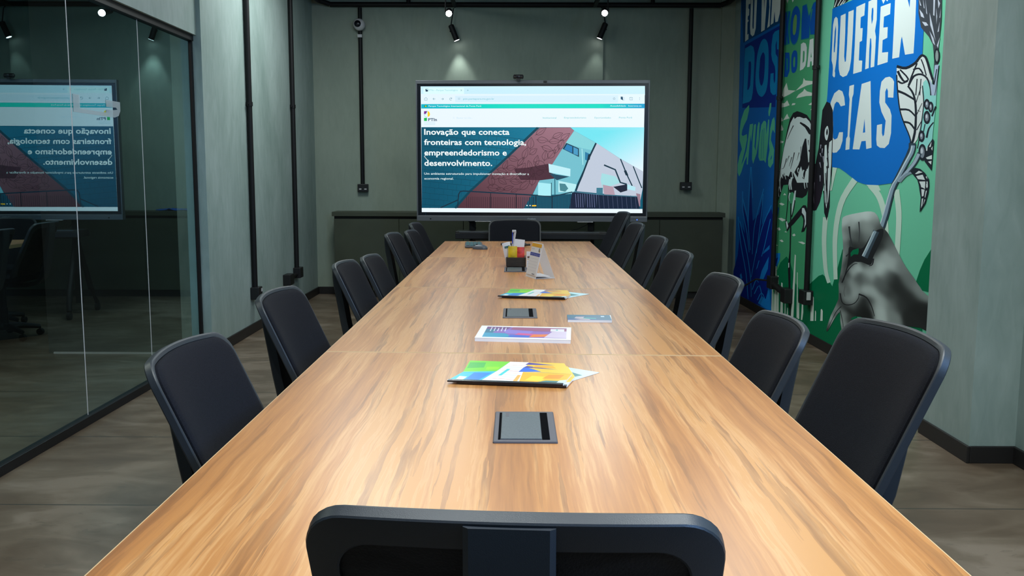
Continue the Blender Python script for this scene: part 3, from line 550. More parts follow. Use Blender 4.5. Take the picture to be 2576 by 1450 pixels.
[[188,208,202],0,[[[5876,2321],[5722,2315],[5723,2250],[5816,2250],[5817,2185],[5749,2178],[5747,2114],[5818,2110],[5818,2035],[5723,2026],[5723,1966],[5882,1965],[5877,2170]]]],
[[188,208,202],0,[[[5872,2368],[5744,2352],[5776,2334],[5806,2351],[5837,2331]]]],
[[188,208,202],0,[[[5659,2332],[5483,2300],[5444,2239],[5442,2292],[5361,2277],[5354,2120],[5356,1971],[5472,1978],[5530,2090],[5540,2074],[5555,1974],[5655,1978],[5656,2168]]]],
[[188,208,202],0,[[[6561,1877],[6490,1859],[6447,1817],[6424,1760],[6507,1758],[6554,1788],[6597,1797],[6634,1784],[6666,1727],[6646,1634],[6638,1547],[6601,1533],[6547,1541],[6516,1580],[6440,1578],[6441,1519],[6483,1467],[6549,1442],[6620,1440],[6689,1473],[6736,1584],[6742,1749],[6717,1806],[6652,1860]]]],
[[188,208,202],0,[[[6356,1883],[6272,1884],[6274,1823],[6294,1799],[6303,1667],[6312,1545],[6299,1529],[6301,1457],[6376,1454],[6372,1532],[6347,1546],[6346,1670],[6341,1793],[6360,1825]]]],
[[188,208,202],0,[[[6133,1875],[5982,1879],[5910,1456],[5997,1450],[6014,1503],[6087,1503],[6117,1451],[6239,1455],[6189,1660]],[[6052,1646],[6030,1558],[6070,1557]]]],
[[188,208,202],0,[[[5746,1876],[5681,1875],[5634,1858],[5609,1838],[5608,1744],[5689,1752],[5694,1791],[5714,1811],[5735,1790],[5728,1725],[5650,1678],[5620,1639],[5614,1534],[5640,1471],[5701,1448],[5774,1452],[5825,1468],[5839,1506],[5839,1594],[5759,1597],[5755,1541],[5737,1519],[5718,1530],[5705,1613],[5779,1673],[5820,1732],[5820,1802],[5803,1857]]]],
[[24,24,30],0,[[[6808,1814],[6732,1797],[6669,1743],[6642,1607],[6641,1537],[6624,1172],[6661,1327],[6645,1059],[6691,954],[6755,1010],[6832,1359],[6901,1167],[6999,1367],[6943,1480],[6913,1648],[6894,1759]]]],
[[185,203,200],1,[[[6768,1638],[6740,1612],[6733,1584],[6760,1536],[6797,1543],[6822,1577],[6815,1615]],[[6771,1619],[6750,1590],[6771,1569],[6790,1592]]]],
[[185,203,200],0,[[[6808,1499],[6767,1503],[6727,1364],[6741,1309],[6798,1169],[6739,1170],[6731,1117],[6748,1078],[6775,1192],[6807,1343]]]],
[[185,203,200],0,[[[6711,1518],[6656,1532],[6650,1363],[6659,1254],[6665,1172],[6684,1171],[6695,1336],[6726,1447]]]],
[[150,150,165],0,[[[6907,1508],[6904,1479],[6895,1479],[6882,1506]]]],
[[150,150,165],0,[[[6915,1444],[6878,1416],[6870,1417],[6892,1446]]]],
[[150,150,165],0,[[[6844,1421],[6821,1376],[6813,1376],[6820,1421]]]],
[[150,150,165],0,[[[6915,1377],[6876,1337],[6868,1338],[6891,1378]]]],
[[150,150,165],0,[[[6868,1479],[6865,1445],[6856,1444],[6844,1477]]]],
[[150,150,165],0,[[[6894,1281],[6880,1236],[6871,1236],[6869,1281]]]],
[[24,24,30],0,[[[6753,1474],[6727,1441],[6714,1441],[6730,1475]]]],
[[24,24,30],0,[[[6754,1408],[6727,1364],[6714,1364],[6731,1409]]]],
[[24,24,30],0,[[[6757,1347],[6731,1314],[6719,1315],[6735,1348]]]],
[[185,203,200],0,[[[6785,1320],[6746,1313],[6738,1207],[6694,1095],[6709,1042],[6737,1079],[6764,1192]]]],
[[24,24,30],0,[[[6774,1298],[6766,1271],[6754,1232],[6744,1192],[6737,1149],[6732,1103],[6728,1072],[6712,1072],[6716,1104],[6721,1149],[6728,1192],[6738,1233],[6750,1271],[6758,1298]]]],
[[185,203,200],0,[[[6715,1335],[6669,1327],[6669,1156],[6681,1081],[6705,1193]]]],
[[125,190,185],0,[[[5226,1825],[5035,1732],[5034,1655],[5048,1550],[5055,1468],[5087,1428],[5189,1397],[5233,1432],[5206,1601]]]],
[[190,205,215],0,[[[5581,1924],[5429,1894],[5301,1921],[5229,1944],[5175,1909],[5106,1814],[5092,1770],[5216,1749],[5186,1683],[5195,1592],[5240,1484],[5324,1435],[5343,1496],[5439,1588],[5515,1673],[5551,1778],[5577,1875]]]],
[[125,190,185],0,[[[5175,1807],[5124,1777],[5111,1719],[5121,1687],[5173,1682],[5206,1748],[5207,1794]]]],
[[22,28,38],0,[[[5418,1792],[5394,1778],[5362,1758],[5336,1736],[5318,1711],[5305,1682],[5296,1649],[5291,1608],[5290,1562],[5296,1521],[5310,1488],[5331,1458],[5347,1438],[5313,1432],[5298,1453],[5278,1483],[5264,1518],[5259,1559],[5261,1605],[5267,1647],[5277,1681],[5291,1711],[5311,1738],[5340,1762],[5374,1782],[5399,1796]]]],
[[22,28,38],0,[[[5556,1772],[5528,1766],[5488,1757],[5446,1746],[5397,1731],[5346,1715],[5310,1703],[5298,1711],[5333,1723],[5384,1740],[5433,1756],[5477,1768],[5517,1778],[5545,1785]]]],
[[22,28,38],0,[[[5503,1661],[5467,1659],[5419,1656],[5379,1650],[5345,1638],[5314,1623],[5292,1612],[5278,1616],[5299,1628],[5331,1644],[5370,1659],[5418,1667],[5469,1671],[5504,1674]]]],
[[22,28,38],0,[[[5439,1584],[5417,1583],[5387,1580],[5361,1575],[5333,1563],[5304,1546],[5283,1534],[5266,1539],[5286,1551],[5315,1569],[5347,1583],[5382,1591],[5416,1595],[5439,1597]]]],
[[22,28,38],0,[[[5561,1833],[5545,1827],[5520,1818],[5490,1812],[5458,1813],[5428,1816],[5407,1818],[5417,1827],[5438,1825],[5467,1822],[5491,1822],[5510,1827],[5530,1834],[5545,1840]]]],
[[22,28,38],0,[[[5271,1612],[5203,1680],[5210,1682],[5282,1615]]]],
[[22,28,38],0,[[[5281,1686],[5229,1770],[5237,1772],[5292,1688]]]],
[[22,28,38],0,[[[5250,1534],[5194,1582],[5203,1585],[5263,1537]]]],
[[22,28,38],0,[[[5263,1645],[5221,1634],[5219,1636],[5260,1648]]]],
[[22,28,38],0,[[[5584,1875],[5578,1851],[5569,1816],[5558,1779],[5545,1742],[5530,1703],[5512,1668],[5492,1639],[5470,1614],[5445,1587],[5412,1557],[5377,1526],[5351,1500],[5340,1483],[5337,1472],[5341,1458],[5349,1440],[5365,1421],[5389,1394],[5432,1352],[5486,1302],[5524,1265],[5508,1262],[5469,1299],[5416,1349],[5374,1391],[5349,1418],[5333,1438],[5324,1456],[5320,1471],[5324,1484],[5336,1501],[5362,1528],[5397,1559],[5429,1589],[5454,1615],[5476,1640],[5495,1668],[5512,1703],[5527,1741],[5540,1778],[5551,1814],[5560,1849],[5566,1874]]]],
[[22,28,38],0,[[[5221,1778],[5212,1753],[5200,1718],[5193,1684],[5192,1654],[5196,1625],[5202,1592],[5209,1553],[5218,1510],[5226,1475],[5232,1454],[5237,1441],[5240,1433],[5226,1431],[5223,1439],[5218,1452],[5212,1474],[5204,1508],[5195,1551],[5188,1591],[5183,1623],[5179,1653],[5179,1683],[5187,1718],[5199,1753],[5208,1777]]]],
[[22,28,38],0,[[[5586,1917],[5550,1909],[5498,1898],[5444,1891],[5396,1893],[5351,1899],[5314,1906],[5287,1916],[5268,1927],[5253,1934],[5242,1937],[5237,1938],[5231,1937],[5222,1934],[5211,1930],[5197,1919],[5178,1896],[5156,1866],[5138,1840],[5123,1822],[5111,1807],[5103,1798],[5081,1799],[5088,1808],[5099,1822],[5113,1840],[5131,1866],[5152,1896],[5172,1920],[5189,1935],[5208,1943],[5226,1949],[5244,1952],[5262,1951],[5279,1946],[5296,1938],[5315,1928],[5338,1920],[5372,1914],[5413,1909],[5452,1908],[5495,1913],[5542,1924],[5576,1932]]]],
[[22,28,38],0,[[[5384,1792],[5369,1805],[5347,1823],[5324,1836],[5298,1840],[5269,1840],[5242,1837],[5216,1831],[5192,1822],[5171,1811],[5152,1795],[5136,1776],[5124,1758],[5116,1742],[5112,1726],[5110,1715],[5092,1714],[5094,1725],[5098,1741],[5105,1758],[5117,1777],[5133,1797],[5153,1814],[5178,1828],[5207,1839],[5239,1847],[5274,1851],[5310,1851],[5344,1846],[5373,1832],[5397,1813],[5413,1800]]]],
[[22,28,38],0,[[[5310,1913],[5329,1893],[5356,1865],[5379,1840],[5393,1821],[5402,1805],[5409,1794],[5387,1790],[5381,1800],[5372,1816],[5358,1835],[5336,1860],[5309,1887],[5290,1907]]]],
[[22,28,38],0,[[[5580,1894],[5567,1884],[5549,1869],[5529,1854],[5508,1841],[5485,1828],[5459,1819],[5431,1818],[5410,1823],[5397,1826],[5409,1833],[5423,1831],[5441,1828],[5454,1828],[5467,1834],[5485,1846],[5503,1858],[5520,1872],[5535,1886],[5546,1897]]]],
[[22,28,38],0,[[[5538,1897],[5513,1885],[5479,1868],[5450,1854],[5433,1843],[5420,1834],[5412,1828],[5394,1831],[5402,1837],[5416,1847],[5434,1858],[5464,1873],[5498,1890],[5523,1902]]]],
[[22,28,38],0,[[[5344,1874],[5323,1875],[5295,1876],[5274,1874],[5256,1865],[5237,1852],[5224,1842],[5207,1844],[5220,1854],[5241,1869],[5267,1881],[5299,1885],[5331,1885],[5352,1884]]]],
[[22,28,38],0,[[[5258,1925],[5248,1916],[5234,1901],[5220,1885],[5205,1865],[5190,1843],[5179,1828],[5165,1828],[5176,1843],[5191,1865],[5206,1886],[5220,1902],[5234,1916],[5244,1926]]]],
[[22,28,38],0,[[[5295,1823],[5296,1810],[5297,1793],[5298,1775],[5299,1759],[5300,1743],[5301,1732],[5287,1730],[5286,1741],[5285,1757],[5284,1774],[5283,1791],[5282,1808],[5281,1821]]]],
[[22,28,38],0,[[[5243,1817],[5248,1727],[5236,1726],[5231,1816]]]],
[[52,58,66],0,[[[5329,2271],[5319,2187],[5274,2101],[5167,2035],[5113,1986],[5086,1906],[5081,1804],[5041,1796],[5042,1935],[5037,2003],[5029,2070],[5027,2103],[5038,2217]]]],
[[170,178,192],0,[[[5309,2207],[5259,2173],[5239,2147],[5283,2163]]]],
[[170,178,192],0,[[[5266,2132],[5211,2119],[5183,2099],[5225,2102]]]],
[[170,178,192],0,[[[5321,2266],[5286,2221],[5304,2227]]]],
[[170,178,192],0,[[[5270,2257],[5241,2199],[5253,2204]]]],
[[170,178,192],0,[[[5240,2251],[5204,2160],[5217,2170]]]],
[[170,178,192],0,[[[5176,2166],[5126,2085],[5083,2002],[5159,2097]]]],
[[170,178,192],0,[[[5137,2232],[5129,2144],[5113,2138],[5117,2229]]]],
[[170,178,192],0,[[[5098,2177],[5083,2088],[5080,2129]]]],
[[170,178,192],0,[[[5085,2223],[5070,2169],[5054,2193]]]],
[[170,178,192],0,[[[5039,2163],[5052,2118],[5044,2116]]]],
[[170,178,192],0,[[[5045,2096],[5065,2045],[5050,2046]]]],
[[170,178,192],0,[[[5163,2066],[5109,2020],[5084,1978],[5114,1996]]]],
[[170,178,192],0,[[[5064,1975],[5047,1959],[5031,2015]]]],
[[150,168,190],0,[[[5074,1873],[5023,1870],[5031,1796],[5037,1709],[5093,1714],[5129,1805],[5084,1769]]]],
[[22,28,38],0,[[[5094,1809],[5091,1794],[5086,1774],[5065,1766],[5057,1788],[5048,1823],[5042,1848],[5053,1850],[5060,1825],[5070,1791],[5079,1770],[5070,1774],[5074,1793],[5077,1807]]]],
[[22,28,38],0,[[[5030,1865],[5034,1836],[5039,1797],[5044,1762],[5049,1740],[5053,1723],[5057,1711],[5049,1710],[5046,1721],[5041,1738],[5036,1761],[5031,1795],[5026,1835],[5022,1863]]]],
[[22,28,38],0,[[[5149,1388],[5124,1421],[5099,1445],[5048,1480],[5032,1468],[5033,1427],[5039,1307],[5084,1332],[5130,1358]]]],
[[190,205,215],0,[[[5088,1436],[5059,1464],[5065,1436]]]],
[[190,205,215],0,[[[5124,1417],[5104,1445],[5105,1416]]]],
[[190,205,215],0,[[[5119,1379],[5045,1392],[5042,1369],[5099,1370]]]],
[[190,205,215],0,[[[5088,1357],[5046,1361],[5048,1340]]]],
[[190,205,215],0,[[[5059,1427],[5042,1439],[5044,1415]]]],
[[22,28,38],0,[[[5111,1486],[5108,1499],[5102,1518],[5093,1534],[5078,1547],[5059,1557],[5045,1565],[5054,1569],[5070,1562],[5091,1551],[5110,1539],[5122,1521],[5130,1502],[5136,1489]]]],
[[22,28,38],0,[[[5158,1565],[5172,1524],[5161,1522],[5147,1563]]]],
[[22,28,38],0,[[[5064,1599],[5025,1649],[5042,1653],[5082,1603]]]],
[[22,28,38],0,[[[5105,1667],[5107,1654],[5116,1644],[5130,1640],[5147,1641],[5164,1648],[5176,1659],[5181,1672],[5179,1685],[5170,1695],[5155,1700],[5138,1698],[5122,1691],[5110,1680]]]],
[[22,28,38],0,[[[5060,1649],[5061,1636],[5069,1627],[5082,1622],[5097,1623],[5111,1630],[5122,1641],[5127,1654],[5126,1667],[5118,1676],[5105,1681],[5090,1680],[5075,1673],[5065,1662]]]],
[[22,28,38],0,[[[5090,1596],[5092,1580],[5102,1568],[5119,1562],[5138,1563],[5157,1571],[5171,1585],[5178,1601],[5175,1617],[5165,1629],[5148,1635],[5128,1634],[5110,1625],[5096,1612]]]],
[[22,28,38],0,[[[5147,1497],[5149,1483],[5159,1472],[5174,1466],[5193,1467],[5210,1474],[5223,1486],[5229,1500],[5227,1514],[5217,1525],[5201,1531],[5183,1530],[5165,1523],[5153,1511]]]],
[[22,28,38],0,[[[5116,1408],[5118,1388],[5130,1372],[5149,1364],[5171,1364],[5193,1373],[5209,1390],[5217,1410],[5215,1431],[5203,1447],[5183,1455],[5161,1454],[5139,1445],[5124,1428]]]],
[[112,122,134],0,[[[5124,1668],[5124,1661],[5129,1655],[5136,1652],[5145,1653],[5153,1657],[5159,1663],[5162,1671],[5161,1679],[5157,1684],[5149,1687],[5141,1686],[5133,1682],[5126,1676]]]],
[[175,184,192],0,[[[5138,1674],[5138,1670],[5140,1667],[5144,1666],[5148,1666],[5152,1668],[5155,1671],[5157,1675],[5156,1679],[5154,1682],[5150,1683],[5146,1683],[5142,1681],[5139,1677]]]],
[[112,122,134],0,[[[5078,1650],[5079,1643],[5082,1637],[5088,1634],[5094,1635],[5101,1639],[5106,1645],[5108,1653],[5108,1660],[5105,1666],[5099,1669],[5092,1668],[5086,1664],[5081,1658]]]],
[[175,184,192],0,[[[5089,1656],[5090,1652],[5091,1649],[5094,1647],[5097,1648],[5101,1650],[5103,1653],[5104,1657],[5104,1660],[5102,1663],[5100,1665],[5096,1664],[5093,1663],[5091,1659]]]],
[[112,122,134],0,[[[5110,1597],[5112,1588],[5117,1581],[5125,1577],[5136,1577],[5145,1582],[5153,1590],[5156,1600],[5155,1609],[5150,1616],[5141,1620],[5131,1619],[5121,1614],[5114,1607]]]],
[[175,184,192],0,[[[5127,1603],[5128,1599],[5130,1595],[5135,1593],[5140,1594],[5145,1596],[5148,1600],[5150,1605],[5150,1609],[5147,1613],[5143,1615],[5138,1615],[5133,1612],[5129,1608]]]],
[[112,122,134],0,[[[5168,1498],[5169,1490],[5174,1484],[5181,1481],[5190,1481],[5198,1485],[5204,1492],[5207,1499],[5206,1507],[5202,1513],[5194,1516],[5185,1516],[5177,1512],[5171,1506]]]],
[[175,184,192],0,[[[5182,1503],[5183,1499],[5185,1496],[5189,1494],[5193,1495],[5197,1496],[5200,1500],[5202,1504],[5201,1507],[5199,1510],[5195,1512],[5191,1512],[5187,1510],[5184,1507]]]],
[[112,122,134],0,[[[5137,1409],[5138,1395],[5145,1384],[5155,1378],[5168,1378],[5181,1384],[5191,1396],[5195,1410],[5194,1424],[5188,1435],[5177,1441],[5164,1440],[5151,1434],[5142,1422]]]],
[[175,184,192],0,[[[5158,1417],[5159,1410],[5162,1405],[5168,1402],[5174,1402],[5180,1405],[5185,1411],[5188,1418],[5187,1425],[5184,1430],[5178,1433],[5172,1433],[5166,1430],[5161,1424]]]],
[[22,28,38],0,[[[5022,1915],[5023,1897],[5031,1884],[5044,1877],[5059,1879],[5074,1889],[5086,1905],[5092,1924],[5091,1942],[5083,1955],[5070,1961],[5054,1959],[5040,1949],[5028,1934]]]],
[[125,140,140],0,[[[5036,1917],[5036,1904],[5040,1894],[5046,1889],[5055,1890],[5063,1897],[5070,1908],[5073,1921],[5073,1934],[5069,1944],[5063,1949],[5054,1948],[5046,1941],[5039,1930]]]],
[[40,56,68],0,[[[5350,1467],[5349,1456],[5348,1442],[5351,1428],[5364,1414],[5384,1396],[5408,1375],[5434,1350],[5463,1323],[5493,1295],[5523,1268],[5557,1239],[5593,1195],[5625,1129],[5659,1050],[5702,973],[5771,896],[5854,819],[5915,763],[5838,755],[5777,810],[5694,888],[5622,966],[5577,1045],[5543,1123],[5511,1186],[5478,1225],[5446,1252],[5414,1278],[5383,1307],[5354,1333],[5328,1357],[5304,1377],[5281,1396],[5264,1415],[5256,1434],[5256,1452],[5256,1462]]]],
[[40,56,68],0,[[[5228,1412],[5240,1398],[5258,1380],[5278,1362],[5299,1349],[5322,1336],[5351,1321],[5391,1301],[5437,1279],[5470,1263],[5428,1248],[5395,1263],[5349,1285],[5307,1305],[5277,1320],[5252,1334],[5228,1349],[5205,1368],[5186,1387],[5172,1400]]]],
[[140,158,172],0,[[[5228,1406],[5240,1393],[5258,1375],[5279,1358],[5303,1343],[5332,1328],[5364,1312],[5406,1290],[5451,1268],[5484,1251],[5455,1241],[5422,1257],[5376,1280],[5334,1301],[5302,1318],[5272,1333],[5246,1349],[5223,1367],[5204,1385],[5191,1398]]]],
[[120,142,158],0,[[[5317,1454],[5319,1444],[5322,1431],[5330,1417],[5346,1402],[5368,1383],[5394,1362],[5422,1337],[5454,1310],[5485,1282],[5513,1260],[5542,1236],[5575,1198],[5609,1134],[5645,1055],[5694,978],[5769,901],[5860,823],[5927,766],[5885,761],[5818,817],[5727,896],[5650,974],[5600,1052],[5563,1131],[5530,1193],[5499,1229],[5471,1250],[5441,1273],[5410,1301],[5378,1328],[5349,1352],[5324,1372],[5300,1391],[5282,1408],[5272,1425],[5267,1439],[5264,1449]]]],
[[175,192,202],0,[[[5314,1448],[5317,1439],[5323,1426],[5334,1410],[5352,1393],[5377,1372],[5404,1350],[5431,1326],[5461,1301],[5491,1275],[5521,1254],[5553,1232],[5588,1196],[5624,1132],[5664,1053],[5715,975],[5793,897],[5884,818],[5952,761],[5938,759],[5870,816],[5779,895],[5700,974],[5649,1052],[5609,1131],[5573,1194],[5539,1230],[5508,1250],[5477,1271],[5447,1297],[5417,1323],[5390,1347],[5363,1369],[5338,1389],[5319,1407],[5307,1423],[5301,1437],[5297,1446]]]],
[[110,130,142],0,[[[5431,1240],[5409,1252],[5379,1268],[5347,1280],[5310,1288],[5268,1294],[5234,1298],[5210,1298],[5192,1297],[5179,1295],[5173,1303],[5187,1306],[5209,1309],[5238,1309],[5277,1307],[5323,1301],[5367,1293],[5407,1279],[5441,1263],[5465,1252]]]],
[[22,28,38],0,[[[5313,1306],[5249,1325],[5179,1318],[5117,1295],[5065,1261],[5050,1199],[5058,1223],[5063,1186],[5091,1128],[5157,1075],[5153,1159],[5189,1228],[5163,1197],[5210,1257],[5253,1278]]]],
[[190,205,215],0,[[[5228,1278],[5145,1286],[5112,1257],[5201,1261]]]],
[[190,205,215],0,[[[5184,1248],[5106,1249],[5106,1207],[5151,1219]]]],
[[190,205,215],0,[[[5105,1274],[5091,1278],[5084,1261]]]],
[[190,205,215],0,[[[5092,1249],[5078,1249],[5071,1220],[5082,1211]]]],
[[190,205,215],0,[[[5244,1291],[5197,1308],[5147,1299],[5224,1289]]]],
[[190,205,215],0,[[[5166,1235],[5104,1229],[5109,1213],[5153,1216]]]],
[[190,205,215],0,[[[5152,1206],[5108,1204],[5118,1169],[5139,1165]]]],
[[190,205,215],0,[[[5138,1153],[5121,1156],[5126,1118],[5141,1101]]]],
[[190,205,215],0,[[[5094,1236],[5076,1233],[5081,1214],[5091,1217]]]],
[[190,205,215],0,[[[5093,1198],[5080,1199],[5095,1160],[5103,1163]]]],
[[190,205,215],0,[[[5102,1153],[5094,1147],[5116,1121]]]],["HAND"],[[48,52,54],0,[[[6249,936],[6240,919],[6227,894],[6213,868],[6193,844],[6172,819],[6156,803],[6143,805],[6155,822],[6173,847],[6189,871],[6200,896],[6209,922],[6215,940]]]],
[[56,60,62],0,[[[6073,977],[6066,960],[6056,935],[6048,910],[6046,885],[6047,860],[6048,842],[6037,843],[6034,861],[6031,886],[6030,912],[6035,937],[6042,962],[6047,979]]]],
[[34,36,40],0,[[[6306,543],[6287,565],[6261,595],[6231,623],[6196,646],[6159,668],[6125,684],[6095,694],[6067,699],[6047,702],[6049,705],[6070,703],[6100,698],[6134,687],[6172,671],[6212,649],[6249,625],[6282,596],[6311,565],[6331,544]]]],
[[44,46,50],0,[[[6256,729],[6237,737],[6210,751],[6192,769],[6189,795],[6194,825],[6199,847],[6209,846],[6207,824],[6204,794],[6209,769],[6228,753],[6254,742],[6274,734]]]],
[[40,42,44],0,[[[6355,466],[6346,450],[6332,427],[6311,410],[6283,401],[6250,399],[6211,401],[6165,407],[6114,418],[6070,431],[6038,446],[6013,463],[5996,477],[5990,490],[5991,500],[5993,507],[6002,506],[6001,499],[6001,489],[6008,478],[6025,464],[6049,448],[6079,435],[6119,423],[6167,414],[6210,408],[6242,407],[6269,409],[6290,416],[6308,433],[6321,454],[6329,470]]]],
[[34,36,38],0,[[[6002,501],[5964,501],[5913,501],[5868,496],[5833,485],[5802,468],[5775,452],[5753,433],[5735,415],[5723,401],[5713,404],[5724,417],[5740,437],[5761,456],[5787,474],[5817,491],[5854,504],[5903,510],[5956,511],[5994,512]]]],
[[92,98,96],0,[[[6266,527],[6271,515],[6278,499],[6280,484],[6272,472],[6260,462],[6250,455],[6242,458],[6249,465],[6259,475],[6264,486],[6260,500],[6252,516],[6245,527]]]],
[[40,44,46],0,[[[6314,381],[6339,369],[6377,349],[6421,320],[6473,271],[6531,213],[6572,170],[6565,170],[6522,213],[6463,271],[6409,319],[6366,347],[6328,366],[6301,378]]]],
[[52,58,58],0,[[[6335,347],[6314,324],[6285,291],[6264,262],[6258,239],[6258,220],[6259,207],[6252,208],[6249,221],[6247,241],[6252,264],[6272,294],[6298,327],[6318,351]]]],
[[36,34,38],0,[[[5794,760],[5794,749],[5797,735],[5802,723],[5816,717],[5836,712],[5851,708],[5848,705],[5831,708],[5808,712],[5786,721],[5776,735],[5771,750],[5768,761]]]],
[[30,32,34],1,[[[6213,799],[6082,801],[5953,819],[5820,917],[5660,956],[5654,907],[5717,838],[5783,774],[5805,729],[5850,713],[5969,720],[6039,714],[6111,707],[6208,666],[6259,606],[6277,572],[6298,562],[6244,655],[6217,728]]]],
[[0,98,62],0,[[[6182,762],[6143,785],[6041,806],[6034,783],[6046,763],[6118,759],[6174,736]]]],
[[0,98,62],0,[[[6123,320],[6093,335],[6023,357],[6010,340],[6081,322]]]],
[[52,66,76],0,[[[5804,941],[5827,917],[5861,881],[5894,846],[5923,813],[5950,780],[5969,757],[5880,752],[5860,774],[5833,806],[5803,838],[5771,872],[5736,906],[5712,930]]]],
[[128,148,160],0,[[[5798,937],[5822,912],[5856,877],[5889,843],[5920,812],[5950,782],[5971,761],[5931,758],[5909,778],[5878,808],[5846,839],[5812,872],[5778,908],[5753,932]]]],
[[180,196,204],0,[[[5810,930],[5833,906],[5865,872],[5898,840],[5928,810],[5957,782],[5978,762],[5964,761],[5943,781],[5913,809],[5883,838],[5851,871],[5819,905],[5796,928]]]]],"hand":{"outline":[[6356,995],[6238,1017],[6113,1032],[6012,1043],[5915,1052],[5800,1050],[5731,1016],[5690,975],[5587,939],[5476,870],[5385,810],[5298,757],[5167,698],[5064,646],[4923,595],[4902,441],[5066,439],[5348,405],[5729,372],[5882,362],[6023,355],[6139,275],[6250,200],[6317,278],[6332,340],[6454,256],[6562,163],[6589,175],[6506,289],[6371,424],[6384,527],[6343,645],[6328,790],[6366,899],[6374,962]],"samples":[[6342,971,185],[6110,1013,190],[5913,1037,195],[5797,1027,170],[6307,879,165],[6164,942,165],[6244,898,90],[6133,874,110],[6147,819,45],[6038,934,120],[6053,895,60],[5958,938,150],[5913,889,110],[5962,819,60],[5881,943,140],[5773,985,120],[5696,954,70],[5654,907,45],[5717,838,40],[5784,789,40],[5853,731,35],[5972,743,30],[6136,735,25],[6217,697,40],[6273,794,120],[6319,719,150],[6328,614,150],[6348,516,120],[6353,467,80],[6250,615,20],[6287,563,25],[5545,879,95],[5470,830,130],[5638,787,165],[5742,749,180],[5831,711,185],[6048,698,185],[6145,642,175],[6222,570,165],[6290,499,150],[6232,482,110],[6247,512,90],[6203,431,180],[6096,438,150],[6041,491,165],[6069,549,150],[6013,594,90],[5876,610,110],[5823,653,170],[5644,701,185],[5495,758,170],[5361,751,120],[5552,669,110],[5688,617,100],[5868,552,175],[5752,544,170],[5612,591,90],[5481,656,45],[5378,633,45],[5257,682,110],[5114,639,130],[5503,562,60],[5602,514,165],[5704,463,180],[5462,512,120],[5364,526,50],[5213,587,45],[5101,537,35],[5198,470,40],[5436,439,130],[5626,424,180],[5800,479,60],[5936,467,40],[5830,415,30],[6009,411,35],[6177,403,25],[6287,395,40],[6352,370,110],[6417,336,160],[6479,268,170],[6390,307,70],[6543,200,120],[6278,324,150],[6247,265,170],[6200,241,120],[6153,304,60],[6251,208,110],[6575,165,30]]}}
MG = 1.6
mu = Art((XM-.004, 0, 0), (0, .001, 0), (0, 0, .001), (-1, 0, 0), .000015)
for it in DATA['art']:
    if it[0] == 'HAND':
        out = [Vector(p) for p in catmull(DATA['hand']['outline'], 2)]
        inner = []
        xs = [p.x for p in out]; ysq = [p.y for p in out]
        def inside(x, y):
            c = False; n = len(out)
            for i in range(n):
                a, b = out[i], out[i-1]
                if (a.y > y) != (b.y > y) and x < (b.x-a.x)*(y-a.y)/(b.y-a.y)+a.x: c = not c
            return c
        x = min(xs)
        while x < max(xs):
            y = min(ysq)
            while y < max(ysq):
                if inside(x, y): inner.append(Vector((x, y)))
                y += 11
            x += 21
        n = len(out); pts = out+inner
        r = delaunay_2d_cdt([Vector((p.x, p.y)) for p in pts], [(i, (i+1) % n) for i in range(n)], [list(range(n))], 1, 1e-4)
        S = DATA['hand']['samples']; cols = []
        for p in r[0]:
            ws_ = [(math.exp(-(((p.x-s[0])/1.5)**2+((p.y-s[1])/.65)**2)/(2*40.0**2))+1e-9, s[2]) for s in S]
            g = sum(a*b for a, b in ws_)/sum(a for a, b in ws_)
            cols.append(lin((g*.93, g, g*.98), MG))
        mu.add([(p.x, p.y) for p in r[0]], r[2], cols)
        continue
    c, sm, loops = it
    if sm: loops = [[tuple(q) for q in catmull(l, 4)] for l in loops]
    mu.poly(loops, lin(c, MG))
tag(mu.build('wall_mural', 'mural_paint'), 'blue and green wall mural with lettering, a wading bird and a hand holding a plant', 'mural')

# ------------------------------------------------------------------ conduits and outlets
def conduit(name, label, pts, r=.0215, group=None, rings=(), boxes=(), rot=None):
    t = thing(name, label, 'conduit', pts[0], 0, group)
    o0 = Vector(pts[0])
    def rel(bm): bmesh.ops.translate(bm, vec=-o0, verts=bm.verts); return bm
    obj('pipe', rel(tb(pts, r, 16)), 'black_metal', t, smooth=True)
    for p, axis in rings:
        bm = bmesh.new(); d = Vector(axis)*.016; tube(bm, [Vector(p)-d, Vector(p)+d], r*1.25, 16)
        side = Vector((0, 1, 0)) if abs(p[0]) > 2 else Vector((1, 0, 0))
        tube(bm, [Vector(p)-side*.045, Vector(p)+side*.045], .008, 8); obj('clamp', rel(bm), 'black_metal', t, smooth=True)
    for c, s in boxes:
        bm = bx(c[0]-s[0]/2, c[0]+s[0]/2, c[1]-s[1]/2, c[1]+s[1]/2, c[2]-s[2]/2, c[2]+s[2]/2); obj('junction_box', rel(bm), 'black_plastic', t, bevel=.006)
    return t, rel
Z0 = 3.02
t, rel = conduit('conduit', 'black conduit on left wall ending in a single outlet box, nearer the glass', [(-2.105, 7.345, ZC), (-2.105, 7.345, .36)], rings=[((-2.105, 7.345, 1.826), (0, 0, 1))], boxes=[((-2.095, 7.345, .325), (.07, .11, .10))], group='conduits on the left wall')
obj('outlet_plate', rel(bx(-2.062, -2.058, 7.36, 7.39, .335, .36)), 'white_plastic', t)['label'] = 'small white outlet plate'
t, rel = conduit('conduit', 'black conduit on left wall ending in two offset boxes, nearer the screen', [(-2.105, 8.77, ZC), (-2.105, 8.77, .36)], rings=[((-2.105, 8.77, 1.91), (0, 0, 1))], boxes=[((-2.095, 8.78, .34), (.07, .13, .10)), ((-2.095, 8.40, .315), (.07, .15, .10))], group='conduits on the left wall')
obj('elbow_pipe', rel(tb([(-2.105, 8.72, .325), (-2.105, 8.47, .32)], .02)), 'black_metal', t, smooth=True)
